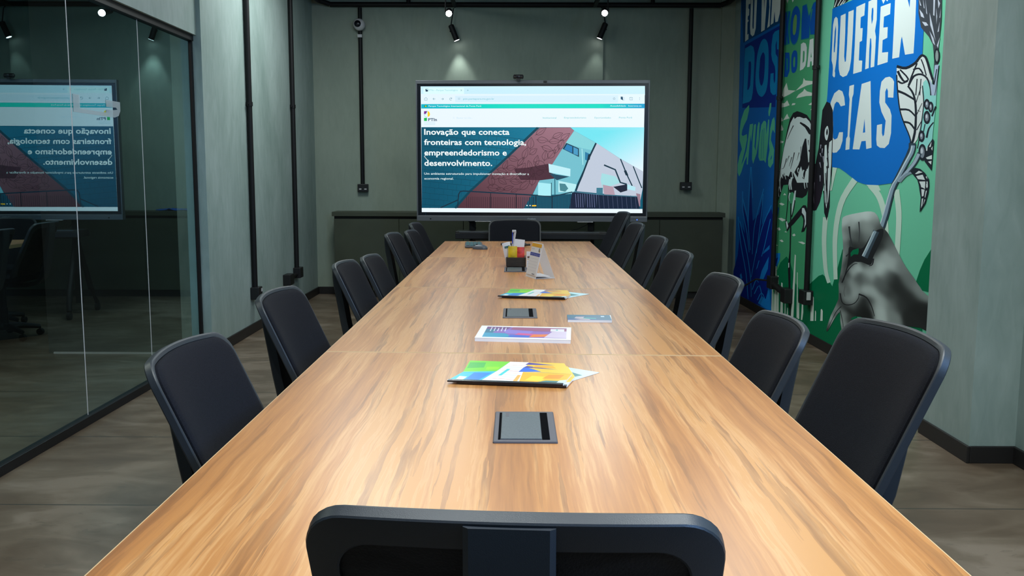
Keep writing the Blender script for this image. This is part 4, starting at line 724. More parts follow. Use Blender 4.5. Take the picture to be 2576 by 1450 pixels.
t, rel = conduit('conduit', 'black conduit on back wall at left dropping past the dome camera to an outlet', [(-1.625, YB-.03, Z0-.03), (-1.625, YB-.03, 1.17)], boxes=[((-1.622, YB-.03, 1.135), (.11, .06, .085))], group='conduits on the back wall')
for dx in (-.025, .03): obj('socket', rel(bx(-1.622+dx-.012, -1.622+dx+.012, YB-.064, YB-.058, 1.118, 1.130)), 'white_plastic', t)
t, rel = conduit('conduit', 'black conduit on back wall right of the screen ending in an outlet', [(1.803, YB-.03, Z0-.03), (1.803, YB-.03, 1.19)], boxes=[((1.79, YB-.03, 1.165), (.12, .06, .085))], group='conduits on the back wall')
for dx in (-.03, .03): obj('socket', rel(bx(1.79+dx-.012, 1.79+dx+.012, YB-.064, YB-.058, 1.150, 1.162)), 'white_plastic', t)
t, rel = conduit('conduit', 'black conduit running along the top of the left wall into the far corner', [(-2.04, 6.4, Z0+.03), (-2.04, YB-.12, Z0+.03), (-1.94, YB-.04, Z0+.005)], r=.026)
t, rel = conduit('conduit', 'black conduit running along the top of the mural wall into the far corner', [(2.11, YB-.04, Z0+.005), (2.17, YB-.12, Z0+.02), (2.17, 8.3, Z0+.02)], r=.026)
t, rel = conduit('conduit', 'long horizontal black conduit high across the back wall', [(-1.93, YB-.04, Z0), (2.10, YB-.04, Z0)], r=.026, group='conduits on the back wall')
obj('riser_pipe', rel(tb([(-1.12, YB-.04, Z0), (-1.12, YB-.04, ZC)], .022)), 'black_metal', t, smooth=True)
obj('riser_pipe', rel(tb([(1.40, YB-.04, Z0), (1.40, YB-.04, ZC)], .022)), 'black_metal', t, smooth=True)
t, rel = conduit('conduit', 'black conduit over the blue part of the mural with plugs at its foot', [(2.225, 7.92, ZC), (2.225, 7.92, .40)], rings=[((2.225, 7.92, 1.93), (0, 0, 1))], boxes=[((2.225, 7.92, .36), (.07, .13, .11)), ((2.225, 7.50, .30), (.07, .13, .12))], group='conduits on the mural')
obj('elbow_pipe', rel(tb([(2.225, 7.87, .345), (2.225, 7.56, .31)], .028)), 'black_metal', t, smooth=True)
obj('cable', rel(tb([(2.19, 7.97, .37), (2.14, 8.15, .36), (2.08, 8.35, .27), (2.02, 8.5, .12), (1.95, 8.6, .012)], .008, 8)), 'black_plastic', t, smooth=True)
t, rel = conduit('conduit', 'black conduit between the green bird panel and the large white lettering', [(2.225, 6.985, ZC), (2.225, 6.985, .40)], rings=[((2.225, 6.985, 2.077), (0, 0, 1))], boxes=[((2.222, 6.985, .355), (.075, .13, .11))], group='conduits on the mural')
obj('outlet_plate', rel(bx(2.205, 2.235, 6.913, 6.9195, .34, .40)), 'white_plastic', t)['label'] = 'small white outlet plate'

# dome camera on the back wall conduit
t = thing('security_camera', 'white dome security camera with black eye on the back wall conduit', 'camera', (-1.625, YB-.06, 2.81))
bm = bmesh.new(); lathe(bm, [(.052, .0), (.060, -.01), (.060, -.04), (.052, -.06), (.036, -.074), (.018, -.08)], axis='y'); obj('housing', bm, 'white_plastic', t, smooth=True)
bm = bmesh.new(); lathe(bm, [(.034, -.062), (.034, -.082), (.022, -.092), (.008, -.096)], c=(-.008, 0, .002), axis='y'); obj('lens', bm, 'bezel_black', t, smooth=True)
obj('tag_label', bx(-.022, .024, -.012, .0, -.125, -.095), 'white_plastic', t)

# ------------------------------------------------------------------ track lights
def spot_light(loc, target, watt, cone, blend, parent):
    L = bpy.data.lights.new('spot_beam', 'SPOT'); L.energy = watt; L.spot_size = radians(cone); L.spot_blend = blend; L.shadow_soft_size = .03; L.color = COOL
    o = bpy.data.objects.new('spot_beam', L); COL.objects.link(o)
    d = (Vector(target)-Vector(loc)).normalized(); o.location = Vector(loc)+d*.012; o.rotation_euler = d.to_track_quat('-Z', 'Y').to_euler(); return o
names = {0: 'bright track spotlight on the left over the far table', 1: 'bright track spotlight on the right over the far table', 2: 'slim black wall washer spotlight left of the screen', 3: 'slim black wall washer spotlight right of the screen'}
for i, (x, y, z, tg, wf, cone, bl) in enumerate(SPOTS):
    lens = Vector((x, y, z))
    if i == 2: ax = Vector((.37, .05, -.93)).normalized()
    elif i == 3: ax = Vector((-.37, .05, -.93)).normalized()
    else: ax = (Vector(tg)-lens).normalized()
    lab = names.get(i, 'added black track spotlight brightening the tables, out of view')
    t = thing('track_spotlight', lab, 'spotlight', lens, 0, 'track spotlights')
    ln = .165
    bm = bmesh.new(); tube(bm, [-ax*ln, -ax*(ln-.008), -ax*.004, ax*.0], [.022, .029, .029, .0285], 20); obj('lamp_head', bm, 'black_metal', t, smooth=True)
    bm = bmesh.new(); tube(bm, [ax*.0005, ax*.0015], [.0275, .0275], 20); obj('lens', bm, 'lamp_glow' if i not in (2, 3) else 'lamp_glow_soft', t)
    top = -ax*ln*.55; yt = 2.99-z
    bm = bmesh.new(); side = Vector((0.034, 0, 0)) if x > 0 else Vector((-.034, 0, 0))
    tube(bm, [top+side*.8, top+side, (side.x, top.y, yt-.02), (side.x*.3, top.y, yt)], .006, 8); obj('stem', bm, 'black_metal', t)
    if watt := SPOT_W*wf: spot_light(lens, tg, watt, cone, bl, t)
for x, nm in ((-.64, 'left'), (.80, 'right')):
    t = thing('lighting_track', f'black ceiling lighting track on the {nm} side', 'lighting track', (x, 4, 2.99))
    obj('rail', bx(-.018, .018, -5, 5.716, 0, .03), 'black_metal', t)
    for yy in (-4, -1, 2, 5): obj('hanger', tb([(0, yy, .03), (0, yy, ZC-2.99)], .005, 6), 'black_metal', t)
for (x, y) in ((-.25, 1.0), (1.4, 1.6), (-.15, 5.0), (1.4, 5.6), (-1.3, 7.4)):  # unseen panels added overhead to brighten the room
    t = thing('unseen_ceiling_light', 'added flat white ceiling panel lamp, out of view', 'ceiling light', (x, y, 3.12), 0, 'added ceiling panel lamps')
    obj('frame', bx(-.32, .32, -.62, .62, .006, ZC-3.12), 'white_plastic', t); obj('diffuser', bx(-.3, .3, -.6, .6, 0, .006), 'panel_glow', t)
t = thing('unseen_ceiling_light', 'corridor ceiling lamp behind the glass', 'ceiling light', (-3.6, 3.2, 2.97)); obj('frame', bx(-.27, .27, -.62, .62, .006, ZC-2.97), 'white_plastic', t); obj('diffuser', bx(-.25, .25, -.6, .6, 0, .006), 'panel_glow', t)

# ------------------------------------------------------------------ cabinet along the back wall
cab = thing('sideboard', 'long low olive green sideboard behind the screen', 'cabinet', (.125, 9.49, 0))
X0, X1, D = -2.03, 2.03, YB-9.49-.015
obj('carcass', bx(X0+.02, X1-.02, .02, D, .07, .82), 'cabinet_green', cab)
obj('plinth', bx(X0+.03, X1-.03, .045, D, 0, .07), 'baseboard_black', cab)
obj('recess', bx(X0+.02, X1-.02, .03, D, .82, .848), 'cabinet_shadow_gap', cab)
obj('worktop', bx(X0, X1, 0, D, .848, .893), 'cabinet_green', cab, bevel=.003)
e = [X0+.02, -1.335, -.67, 0, .68, 1.355, X1-.02]
for a, b in zip(e, e[1:]): obj('door', bx(a+.0025, b-.0025, 0, .02, .075, .82), 'cabinet_green', cab, bevel=.002)
bm = bmesh.new()
for k in range(24):
    pass
random.seed(3)
bm = bmesh.new(); g = [[bm.verts.new((-.17+.34*i/10, -.06+.12*j/5, .008+.022*max(0, sin(i*1.3+j))*(1-abs(i-5)/7)+random.random()*.006)) for j in range(6)] for i in range(11)]
for i in range(10):
    for j in range(5): bm.faces.new((g[i][j], g[i+1][j], g[i+1][j+1], g[i][j+1]))
o = obj('blue_cloth', bm, 'blue_cloth', smooth=True, loc=(-.82, 9.62, .893)); s = o.modifiers.new('thick', 'SOLIDIFY'); s.thickness = .006
tag(o, 'crumpled blue cloth lying on the sideboard, seen mirrored in the glass', 'cloth')

# ------------------------------------------------------------------ interactive display on its stand
TVR = radians(2.4)
tv = thing('interactive_display', 'large wall height interactive display showing a web page', 'screen', (.135, 8.165, 0), -TVR)
W2, ZB, ZT = 1.022, .914, 2.098
bm = bmesh.new(); box(bm, -W2+.012, W2-.012, .012, .085, ZB+.012, ZT-.012); obj('rear_shell', bm, 'black_plastic', tv, bevel=.02)
def ring(bm, x0, x1, z0, z1, ix0, ix1, iz0, iz1, y0, y1):
    for a in ((x0, ix0, z0, z1), (ix1, x1, z0, z1), (ix0, ix1, z0, iz0), (ix0, ix1, iz1, z1)): box(bm, a[0], a[1], y0, y1, a[2], a[3])
bm = bmesh.new(); ring(bm, -W2, W2, ZB, ZT, -W2+.012, W2-.012, ZB+.003, ZT-.030, -.004, .05); obj('outer_frame', bm, 'bezel_silver', tv, bevel=.002)
obj('black_border', bx(-W2+.012, W2-.012, .002, .03, ZB+.003, ZT-.030), 'bezel_black', tv)
obj('lower_bezel', bx(-W2, W2, -.006, .06, ZB-.047, ZB), 'bezel_silver', tv, bevel=.003)
SX0, SX1, SZ0, SZ1 = -.978, .978, .946, 2.046
A = Art((SX0, 0, SZ0), ((SX1-SX0)/1778, 0, 0), (0, 0, (SZ1-SZ0)/1000), (0, -1, 0), .000004)
SCREEN = [["p",[196,232,244],[[2,1000],[1778,1001],[1780,930],[2,941]]],
["p",[214,244,248],[[21,988],[347,988],[347,935],[21,935]]],
["p",[222,238,250],[[2,941],[1778,938],[1779,857],[1,864]]],
["p",[208,232,244],[[276,925],[1568,929],[1569,871],[276,876]]],
["g","teal",[[3,861],[1779,863],[1780,828],[2,826]]],
["p",[0,84,106],[[3,679],[1773,679],[1780,33],[0,33]]],
["g","brick",[[3,679],[930,676],[407,179],[153,33],[0,33]]],
["l",[0,58,78],3,[[8,669],[834,583]]],
["l",[0,58,78],2,[[39,665],[37,621]]],
["l",[0,58,78],2,[[111,658],[108,614]]],
["l",[0,58,78],2,[[182,651],[179,606]]],
["l",[0,58,78],2,[[254,643],[251,599]]],
["l",[0,58,78],2,[[325,636],[322,592]]],
["l",[0,58,78],2,[[396,629],[393,584]]],
["l",[0,58,78],2,[[467,621],[465,577]]],
["l",[0,58,78],2,[[538,614],[536,570]]],
["l",[0,58,78],2,[[609,607],[607,562]]],
["l",[0,58,78],2,[[680,599],[678,555]]],
["l",[0,58,78],2,[[751,592],[749,548]]],
["l",[0,58,78],3,[[7,623],[789,542]]],
["l",[0,58,78],2,[[73,616],[70,571]]],
["l",[0,58,78],2,[[144,609],[141,564]]],
["l",[0,58,78],2,[[215,601],[213,557]]],
["l",[0,58,78],2,[[287,594],[284,549]]],
["l",[0,58,78],2,[[358,587],[355,542]]],
["l",[0,58,78],2,[[429,579],[427,535]]],
["l",[0,58,78],2,[[501,572],[498,527]]],
["l",[0,58,78],2,[[572,564],[569,520]]],
["l",[0,58,78],2,[[643,557],[640,513]]],
["l",[0,58,78],2,[[714,550],[711,505]]],
["l",[0,58,78],3,[[7,577],[745,501]]],
["l",[0,58,78],2,[[39,573],[36,529]]],
["l",[0,58,78],2,[[110,566],[107,521]]],
["l",[0,58,78],2,[[182,559],[179,514]]],
["l",[0,58,78],2,[[253,551],[250,507]]],
["l",[0,58,78],2,[[324,544],[322,499]]],
["l",[0,58,78],2,[[396,537],[393,492]]],
["l",[0,58,78],2,[[467,529],[464,485]]],
["l",[0,58,78],2,[[538,522],[536,477]]],
["l",[0,58,78],2,[[609,515],[607,470]]],
["l",[0,58,78],2,[[680,507],[678,463]]],
["l",[0,58,78],3,[[6,530],[700,459]]],
["l",[0,58,78],2,[[72,524],[69,479]]],
["l",[0,58,78],2,[[143,516],[141,472]]],
["l",[0,58,78],2,[[215,509],[212,464]]],
["l",[0,58,78],2,[[286,502],[284,457]]],
["l",[0,58,78],2,[[358,494],[355,450]]],
["l",[0,58,78],2,[[429,487],[426,442]]],
["l",[0,58,78],2,[[500,480],[498,435]]],
["l",[0,58,78],2,[[572,472],[569,428]]],
["l",[0,58,78],2,[[643,465],[640,420]]],
["l",[0,58,78],3,[[6,484],[655,418]]],
["l",[0,58,78],2,[[38,481],[35,436]]],
["l",[0,58,78],2,[[109,473],[107,429]]],
["l",[0,58,78],2,[[181,466],[178,422]]],
["l",[0,58,78],2,[[252,459],[250,414]]],
["l",[0,58,78],2,[[324,452],[321,407]]],
["l",[0,58,78],2,[[395,444],[393,400]]],
["l",[0,58,78],2,[[467,437],[464,392]]],
["l",[0,58,78],2,[[538,430],[535,385]]],
["l",[0,58,78],2,[[609,422],[607,378]]],
["l",[0,58,78],3,[[5,438],[610,376]]],
["l",[0,58,78],2,[[71,431],[68,386]]],
["l",[0,58,78],2,[[143,424],[140,379]]],
["l",[0,58,78],2,[[214,416],[212,372]]],
["l",[0,58,78],2,[[286,409],[283,364]]],
["l",[0,58,78],2,[[357,402],[355,357]]],
["l",[0,58,78],2,[[429,394],[426,350]]],
["l",[0,58,78],2,[[500,387],[498,342]]],
["l",[0,58,78],2,[[572,380],[569,335]]],
["l",[0,58,78],3,[[5,391],[565,334]]],
["l",[0,58,78],2,[[37,388],[34,343]]],
["l",[0,58,78],2,[[109,381],[106,336]]],
["l",[0,58,78],2,[[180,373],[177,329]]],
["l",[0,58,78],2,[[252,366],[249,321]]],
["l",[0,58,78],2,[[324,359],[321,314]]],
["l",[0,58,78],2,[[395,352],[392,307]]],
["l",[0,58,78],2,[[467,344],[464,300]]],
["l",[0,58,78],2,[[538,337],[535,292]]],
["l",[0,58,78],3,[[4,345],[520,292]]],
["l",[0,58,78],2,[[70,338],[67,293]]],
["l",[0,58,78],2,[[142,331],[139,286]]],
["l",[0,58,78],2,[[214,324],[211,279]]],
["l",[0,58,78],2,[[285,316],[283,271]]],
["l",[0,58,78],2,[[357,309],[354,264]]],
["l",[0,58,78],2,[[429,302],[426,257]]],
["l",[0,58,78],2,[[500,294],[497,250]]],
["l",[0,58,78],3,[[4,298],[475,250]]],
["l",[0,58,78],2,[[36,295],[33,250]]],
["l",[0,58,78],2,[[108,288],[105,243]]],
["l",[0,58,78],2,[[180,281],[177,236]]],
["l",[0,58,78],2,[[251,273],[249,228]]],
["l",[0,58,78],2,[[323,266],[320,221]]],
["l",[0,58,78],2,[[395,259],[392,214]]],
["l",[0,58,78],3,[[4,252],[430,208]]],
["l",[0,58,78],2,[[70,245],[67,200]]],
["l",[0,58,78],2,[[141,238],[139,193]]],
["l",[0,58,78],2,[[213,230],[210,186]]],
["l",[0,58,78],2,[[285,223],[282,178]]],
["l",[0,58,78],2,[[357,216],[354,171]]],
["l",[0,58,78],3,[[3,205],[377,167]]],
["l",[0,58,78],2,[[35,202],[32,157]]],
["l",[0,58,78],2,[[107,195],[104,149]]],
["l",[0,58,78],2,[[179,187],[176,142]]],
["l",[0,58,78],2,[[251,180],[248,135]]],
["l",[0,58,78],2,[[323,173],[320,128]]],
["l",[0,58,78],3,[[3,158],[307,128]]],
["l",[0,58,78],2,[[69,152],[66,107]]],
["l",[0,58,78],2,[[141,144],[138,99]]],
["l",[0,58,78],2,[[213,137],[210,92]]],
["l",[0,58,78],2,[[284,130],[282,85]]],
["l",[0,58,78],3,[[2,112],[240,88]]],
["l",[0,58,78],2,[[34,108],[31,63]]],
["l",[0,58,78],2,[[106,101],[104,56]]],
["l",[0,58,78],2,[[178,94],[176,49]]],
["l",[0,58,78],3,[[2,65],[173,47]]],
["l",[0,58,78],2,[[68,58],[65,13]]],
["l",[0,58,78],2,[[140,51],[137,5]]],
["l",[0,58,78],3,[[1,18],[105,7]]],
["l",[0,58,78],2,[[34,14],[31,-31]]],
["g","pink",[[951,675],[1196,676],[1225,654],[1057,392],[949,252],[899,153],[824,32],[280,33],[407,179]]],
["l",[0,62,80],22,[[936,675],[668,419],[394,171],[271,33]]],
["g","sky",[[1196,678],[1779,679],[1777,332],[1596,431],[1404,555],[1225,654]]],
["p",[112,186,200],[[1225,654],[1404,555],[1339,424],[1250,227],[1234,152],[1046,144],[899,145],[949,252],[1057,392]]],
["p",[130,205,212],[[1229,650],[1397,555],[1372,498],[1288,515],[1159,556],[1204,621]]],
["p",[14,50,70],[[1164,556],[1264,513],[1266,445],[1135,509]]],
["p",[40,125,180],[[1170,546],[1212,528],[1212,476],[1147,507]]],
["p",[70,150,190],[[1220,525],[1257,508],[1258,456],[1221,470]]],
["l",[165,225,230],8,[[1289,510],[1298,383]]],
["p",[40,120,160],[[1314,486],[1357,467],[1333,414],[1314,424]]],
["p",[186,196,212],[[1404,555],[1596,430],[1777,332],[1776,192],[1752,60],[1726,130],[1251,173],[1339,424]]],
["p",[160,215,220],[[1449,317],[1557,292],[1599,242],[1459,193],[1441,259]]],
["p",[175,150,165],[[1458,226],[1542,209],[1559,135],[1472,143]]],
["l",[10,48,64],16,[[1400,555],[1339,424],[1291,293],[1242,177]]],
["l",[10,48,64],14,[[1466,382],[1556,345],[1598,244],[1649,230]]],
["l",[10,48,64],11,[[1596,430],[1648,308],[1693,217]]],
["l",[10,48,64],10,[[1698,372],[1748,250],[1770,200]]],
["p",[10,40,55],[[1339,465],[1360,469],[1352,424],[1331,416]]],
["p",[10,40,55],[[1624,337],[1643,341],[1661,300],[1640,300]]],
["p",[72,40,52],[[856,360],[1023,391],[1029,322],[1149,283],[957,259],[823,265]]],
["p",[72,40,52],[[752,352],[911,364],[911,261],[802,261],[752,336]]],
["p",[186,232,240],[[1023,391],[1199,351],[1198,291],[1029,322]]],
["p",[30,70,90],[[1029,314],[1191,289],[1091,260]]],
["p",[165,230,238],[[941,242],[1045,231],[1046,136],[941,136]]],
["l",[15,60,75],7,[[1048,240],[1048,136]]],
["l",[20,80,100],8,[[1074,310],[1077,144]]],
["p",[180,230,235],[[1104,256],[1250,227],[1230,169],[1104,165]]],
["p",[70,130,140],[[1112,235],[1158,231],[1183,194],[1159,169],[1117,177]]],
["p",[24,28,48],[[1542,209],[1653,230],[1654,180],[1601,164]]],
["p",[175,225,235],[[1653,230],[1720,207],[1717,177],[1654,191]]],
["p",[60,120,140],[[1409,201],[1459,201],[1459,152],[1409,152]]],
["p",[150,120,135],[[1725,159],[1759,151],[1760,51],[1744,60]]],
["p",[10,26,52],[[1193,33],[1213,160],[1234,170],[1426,143],[1734,132],[1757,35]]],
["l",[14,44,62],12,[[153,36],[297,100],[301,146],[314,167],[340,171],[584,158],[912,140]]],
["l",[16,50,68],10,[[874,140],[1050,128],[1217,167]]],
["l",[60,110,130],9,[[1226,169],[1426,147],[1734,132]]],
["l",[14,44,62],10,[[299,146],[292,36]]],
["l",[58,36,46],5,[[365,125],[364,36]]],
["l",[58,36,46],5,[[382,125],[381,35]]],
["l",[58,36,46],5,[[399,125],[398,35]]],
["l",[58,36,46],5,[[415,125],[415,35]]],
["l",[58,36,46],5,[[432,125],[432,35]]],
["l",[58,36,46],5,[[449,125],[449,35]]],
["l",[58,36,46],5,[[466,125],[466,35]]],
["l",[58,36,46],5,[[483,125],[483,35]]],
["l",[58,36,46],5,[[500,125],[500,35]]],
["l",[58,36,46],5,[[517,125],[517,35]]],
["l",[58,36,46],5,[[534,125],[533,35]]],
["l",[58,36,46],5,[[550,125],[550,35]]],
["l",[58,36,46],5,[[567,124],[567,35]]],
["l",[58,36,46],5,[[584,124],[584,35]]],
["l",[58,36,46],5,[[601,124],[601,35]]],
["l",[58,36,46],5,[[618,124],[618,35]]],
["l",[58,36,46],5,[[635,124],[635,35]]],
["l",[58,36,46],5,[[651,124],[652,35]]],
["l",[58,36,46],5,[[668,124],[668,35]]],
["l",[58,36,46],5,[[685,124],[685,35]]],
["l",[58,36,46],5,[[702,124],[702,35]]],
["l",[58,36,46],5,[[719,124],[719,35]]],
["l",[58,36,46],5,[[736,124],[736,35]]],
["l",[58,36,46],5,[[752,124],[753,35]]],
["l",[58,36,46],5,[[769,124],[769,35]]],
["l",[58,36,46],5,[[786,124],[786,35]]],
["l",[58,36,46],5,[[803,124],[803,35]]],
["l",[12,44,66],5,[[820,124],[820,35]]],
["l",[12,44,66],5,[[836,124],[837,35]]],
["l",[12,44,66],5,[[853,124],[854,35]]],
["l",[12,44,66],5,[[870,124],[870,35]]],
["l",[12,44,66],5,[[887,124],[887,35]]],
["l",[12,44,66],5,[[904,124],[904,35]]],
["l",[14,52,74],5,[[874,126],[875,35]]],
["l",[14,52,74],5,[[886,126],[886,35]]],
["l",[14,52,74],5,[[898,126],[898,35]]],
["l",[14,52,74],5,[[909,126],[910,35]]],
["l",[14,52,74],5,[[921,126],[922,35]]],
["l",[14,52,74],5,[[933,126],[933,35]]],
["l",[14,52,74],5,[[945,126],[945,35]]],
["l",[14,52,74],5,[[956,126],[957,35]]],
["l",[14,52,74],5,[[968,126],[969,35]]],
["l",[14,52,74],5,[[980,126],[980,34]]],
["l",[14,52,74],5,[[992,126],[992,34]]],
["l",[14,52,74],5,[[1003,126],[1004,34]]],
["l",[14,52,74],5,[[1015,126],[1016,34]]],
["l",[14,52,74],5,[[1027,126],[1027,34]]],
["l",[14,52,74],5,[[1038,126],[1039,34]]],
["l",[14,52,74],5,[[1050,126],[1051,34]]],
["l",[14,52,74],5,[[1062,128],[1063,34]]],
["l",[14,52,74],5,[[1074,131],[1074,34]]],
["l",[14,52,74],5,[[1085,133],[1086,34]]],
["l",[14,52,74],5,[[1097,135],[1098,34]]],
["l",[14,52,74],5,[[1109,137],[1110,34]]],
["l",[14,52,74],5,[[1120,140],[1121,34]]],
["l",[14,52,74],5,[[1132,142],[1133,34]]],
["l",[14,52,74],5,[[1144,144],[1145,34]]],
["l",[14,52,74],5,[[1156,147],[1157,34]]],
["l",[14,52,74],5,[[1167,149],[1168,34]]],
["l",[14,52,74],5,[[1179,151],[1180,34]]],
["l",[14,52,74],5,[[1191,153],[1192,34]]],
["l",[14,52,74],5,[[1202,156],[1203,34]]],
["l",[110,120,160],4,[[1242,152],[1249,44]]],
["l",[110,120,160],4,[[1261,152],[1267,44]]],
["l",[110,120,160],4,[[1279,152],[1285,44]]],
["l",[110,120,160],4,[[1297,152],[1304,44]]],
["l",[110,120,160],4,[[1316,152],[1322,44]]],
["l",[110,120,160],4,[[1334,152],[1340,44]]],
["l",[110,120,160],4,[[1353,152],[1359,44]]],
["l",[110,120,160],4,[[1371,152],[1377,44]]],
["l",[110,120,160],4,[[1389,152],[1396,44]]],
["l",[110,120,160],4,[[1408,152],[1414,44]]],
["l",[80,90,120],3,[[1426,142],[1436,37]]],
["l",[80,90,120],3,[[1463,142],[1473,37]]],
["l",[80,90,120],3,[[1499,141],[1509,37]]],
["l",[80,90,120],3,[[1536,141],[1546,37]]],
["l",[80,90,120],3,[[1573,141],[1583,37]]],
["l",[80,90,120],3,[[1609,141],[1619,37]]],
["l",[80,90,120],3,[[1646,141],[1656,37]]],
["l",[80,90,120],3,[[1682,141],[1693,37]]],
["l",[80,90,120],3,[[1719,141],[1729,37]]],
["l",[20,22,34],7,[[559,154],[559,35]]],
["l",[20,22,34],7,[[765,153],[765,35]]],
["l",[10,28,44],7,[[924,136],[925,35]]],
["l",[10,28,44],7,[[1054,136],[1055,34]]],
["l",[10,28,44],7,[[1322,135],[1323,34]]],
["l",[10,28,44],7,[[1414,135],[1415,34]]],
["p",[228,240,255],[[0,30],[1778,33],[1779,0],[1,1]]],
["l",[52,26,34],3.2,[[535,202],[551,180],[568,171],[585,169],[603,174],[621,183],[639,194],[639,194],[623,208],[606,220],[589,227],[572,228],[554,221],[535,202]]],
["l",[60,32,40],2.6,[[523,203],[577,195],[624,196]]],
["l",[52,26,34],3.2,[[794,185],[819,183],[838,189],[852,200],[862,216],[870,234],[877,254],[877,254],[857,250],[837,246],[820,238],[806,227],[797,210],[794,185]]],
["l",[60,32,40],2.6,[[784,176],[830,210],[865,243]]],
["l",[52,26,34],3.2,[[989,416],[1006,427],[1014,440],[1016,453],[1014,467],[1008,482],[1001,497],[1001,497],[989,485],[980,473],[973,460],[971,446],[976,432],[989,416]]],
["l",[60,32,40],2.6,[[987,406],[996,448],[999,485]]],
["l",[52,26,34],3.2,[[875,509],[895,522],[904,536],[906,551],[902,566],[894,583],[885,599],[885,599],[872,585],[861,571],[854,557],[852,542],[858,526],[875,509]]],
["l",[60,32,40],2.6,[[874,498],[882,544],[883,585]]],
["l",[52,26,34],3.2,[[573,212],[588,230],[594,246],[591,261],[584,276],[572,289],[559,303],[559,303],[550,286],[543,270],[540,253],[543,238],[552,224],[573,212]]],
["l",[60,32,40],2.6,[[575,201],[570,249],[561,289]]],
["l",[52,26,34],3.2,[[899,281],[908,296],[911,311],[909,324],[904,338],[896,351],[887,363],[887,363],[882,349],[878,334],[877,320],[879,307],[885,293],[899,281]]],
["l",[60,32,40],2.6,[[900,271],[896,314],[889,351]]],
["l",[52,26,34],3.2,[[759,269],[780,250],[799,242],[818,244],[836,251],[854,263],[871,277],[871,277],[852,289],[832,298],[813,303],[794,301],[776,291],[759,269]]],
["l",[60,32,40],2.6,[[746,268],[804,269],[855,276]]],
["l",[52,26,34],3.2,[[873,466],[892,462],[905,464],[915,472],[922,483],[927,496],[931,510],[931,510],[916,510],[901,509],[889,505],[879,497],[873,485],[873,466]]],
["l",[60,32,40],2.6,[[866,461],[898,482],[922,504]]],
["l",[52,26,34],3.2,[[915,405],[919,376],[930,358],[946,347],[966,343],[988,343],[1012,345],[1012,345],[1003,367],[993,387],[981,403],[964,413],[943,414],[915,405]]],
["l",[60,32,40],2.6,[[903,412],[951,378],[997,354]]],
["l",[52,26,34],3.2,[[819,428],[839,438],[851,451],[857,466],[859,483],[858,501],[855,519],[855,519],[841,507],[828,495],[817,482],[812,466],[811,449],[819,428]]],
["l",[60,32,40],2.6,[[815,418],[836,464],[850,505]]],
["l",[52,26,34],3.2,[[770,302],[799,305],[818,316],[829,331],[835,350],[837,373],[837,396],[837,396],[815,388],[795,379],[778,368],[767,352],[763,331],[770,302]]],
["l",[60,32,40],2.6,[[761,291],[800,338],[827,382]]],
["l",[52,26,34],3.2,[[1119,576],[1140,574],[1156,579],[1168,588],[1177,600],[1183,615],[1189,632],[1189,632],[1172,629],[1156,626],[1141,620],[1129,611],[1122,597],[1119,576]]],
["l",[60,32,40],2.6,[[1111,570],[1149,596],[1179,623]]],
["l",[52,26,34],3.2,[[660,280],[683,266],[702,263],[719,267],[734,278],[748,293],[761,310],[761,310],[741,316],[721,322],[703,323],[686,318],[671,305],[660,280]]],
["l",[60,32,40],2.6,[[648,277],[702,289],[746,305]]],
["l",[52,26,34],3.2,[[1024,567],[1041,554],[1057,549],[1073,550],[1089,555],[1104,563],[1119,572],[1119,572],[1103,580],[1086,586],[1070,590],[1054,589],[1039,582],[1024,567]]],
["l",[60,32,40],2.6,[[1012,566],[1062,567],[1105,572]]],
["l",[52,26,34],3.2,[[1055,599],[1074,592],[1089,593],[1103,599],[1114,608],[1125,620],[1135,633],[1135,633],[1118,635],[1102,635],[1087,633],[1074,628],[1063,617],[1055,599]]],
["l",[60,32,40],2.6,[[1045,595],[1088,610],[1123,628]]],
["l",[52,26,34],3.2,[[703,440],[713,423],[725,413],[738,409],[752,410],[767,414],[783,419],[783,419],[772,431],[761,442],[749,450],[735,453],[721,451],[703,440]]],
["l",[60,32,40],2.6,[[694,443],[735,429],[771,422]]],
["l",[52,26,34],3.2,[[1068,472],[1084,478],[1095,488],[1102,499],[1106,513],[1107,528],[1108,543],[1108,543],[1095,534],[1083,526],[1073,516],[1067,504],[1064,490],[1068,472]]],
["l",[60,32,40],2.6,[[1063,464],[1085,499],[1102,532]]],
["l",[52,26,34],3.2,[[717,252],[731,235],[746,227],[762,225],[778,228],[795,234],[812,242],[812,242],[797,253],[782,263],[767,270],[751,271],[735,266],[717,252]]],
["l",[60,32,40],2.6,[[706,254],[755,245],[798,243]]],
["l",[52,26,34],3.2,[[622,270],[625,251],[633,239],[644,232],[657,228],[672,228],[688,228],[688,228],[682,242],[675,256],[666,266],[655,273],[640,275],[622,270]]],
["l",[60,32,40],2.6,[[614,275],[647,251],[678,234]]],
["l",[52,26,34],3.2,[[969,526],[979,506],[992,495],[1007,490],[1023,489],[1041,491],[1059,494],[1059,494],[1047,508],[1035,521],[1021,531],[1006,536],[989,535],[969,526]]],
["l",[60,32,40],2.6,[[958,530],[1004,511],[1045,499]]],
["l",[52,26,34],3.2,[[891,219],[911,232],[920,247],[923,263],[920,280],[913,297],[905,315],[905,315],[892,300],[880,286],[873,271],[870,255],[875,237],[891,219]]],
["l",[60,32,40],2.6,[[889,207],[899,257],[903,300]]],
["l",[52,26,34],3.2,[[917,372],[935,383],[944,396],[948,411],[946,426],[942,442],[936,458],[936,458],[924,446],[914,433],[906,420],[903,406],[906,390],[917,372]]],
["l",[60,32,40],2.6,[[915,362],[928,406],[934,445]]],
["l",[52,26,34],3.2,[[687,355],[701,341],[714,337],[727,337],[739,343],[751,352],[763,361],[763,361],[749,369],[736,375],[723,379],[710,377],[698,370],[687,355]]],
["l",[60,32,40],2.6,[[678,354],[717,355],[751,360]]],
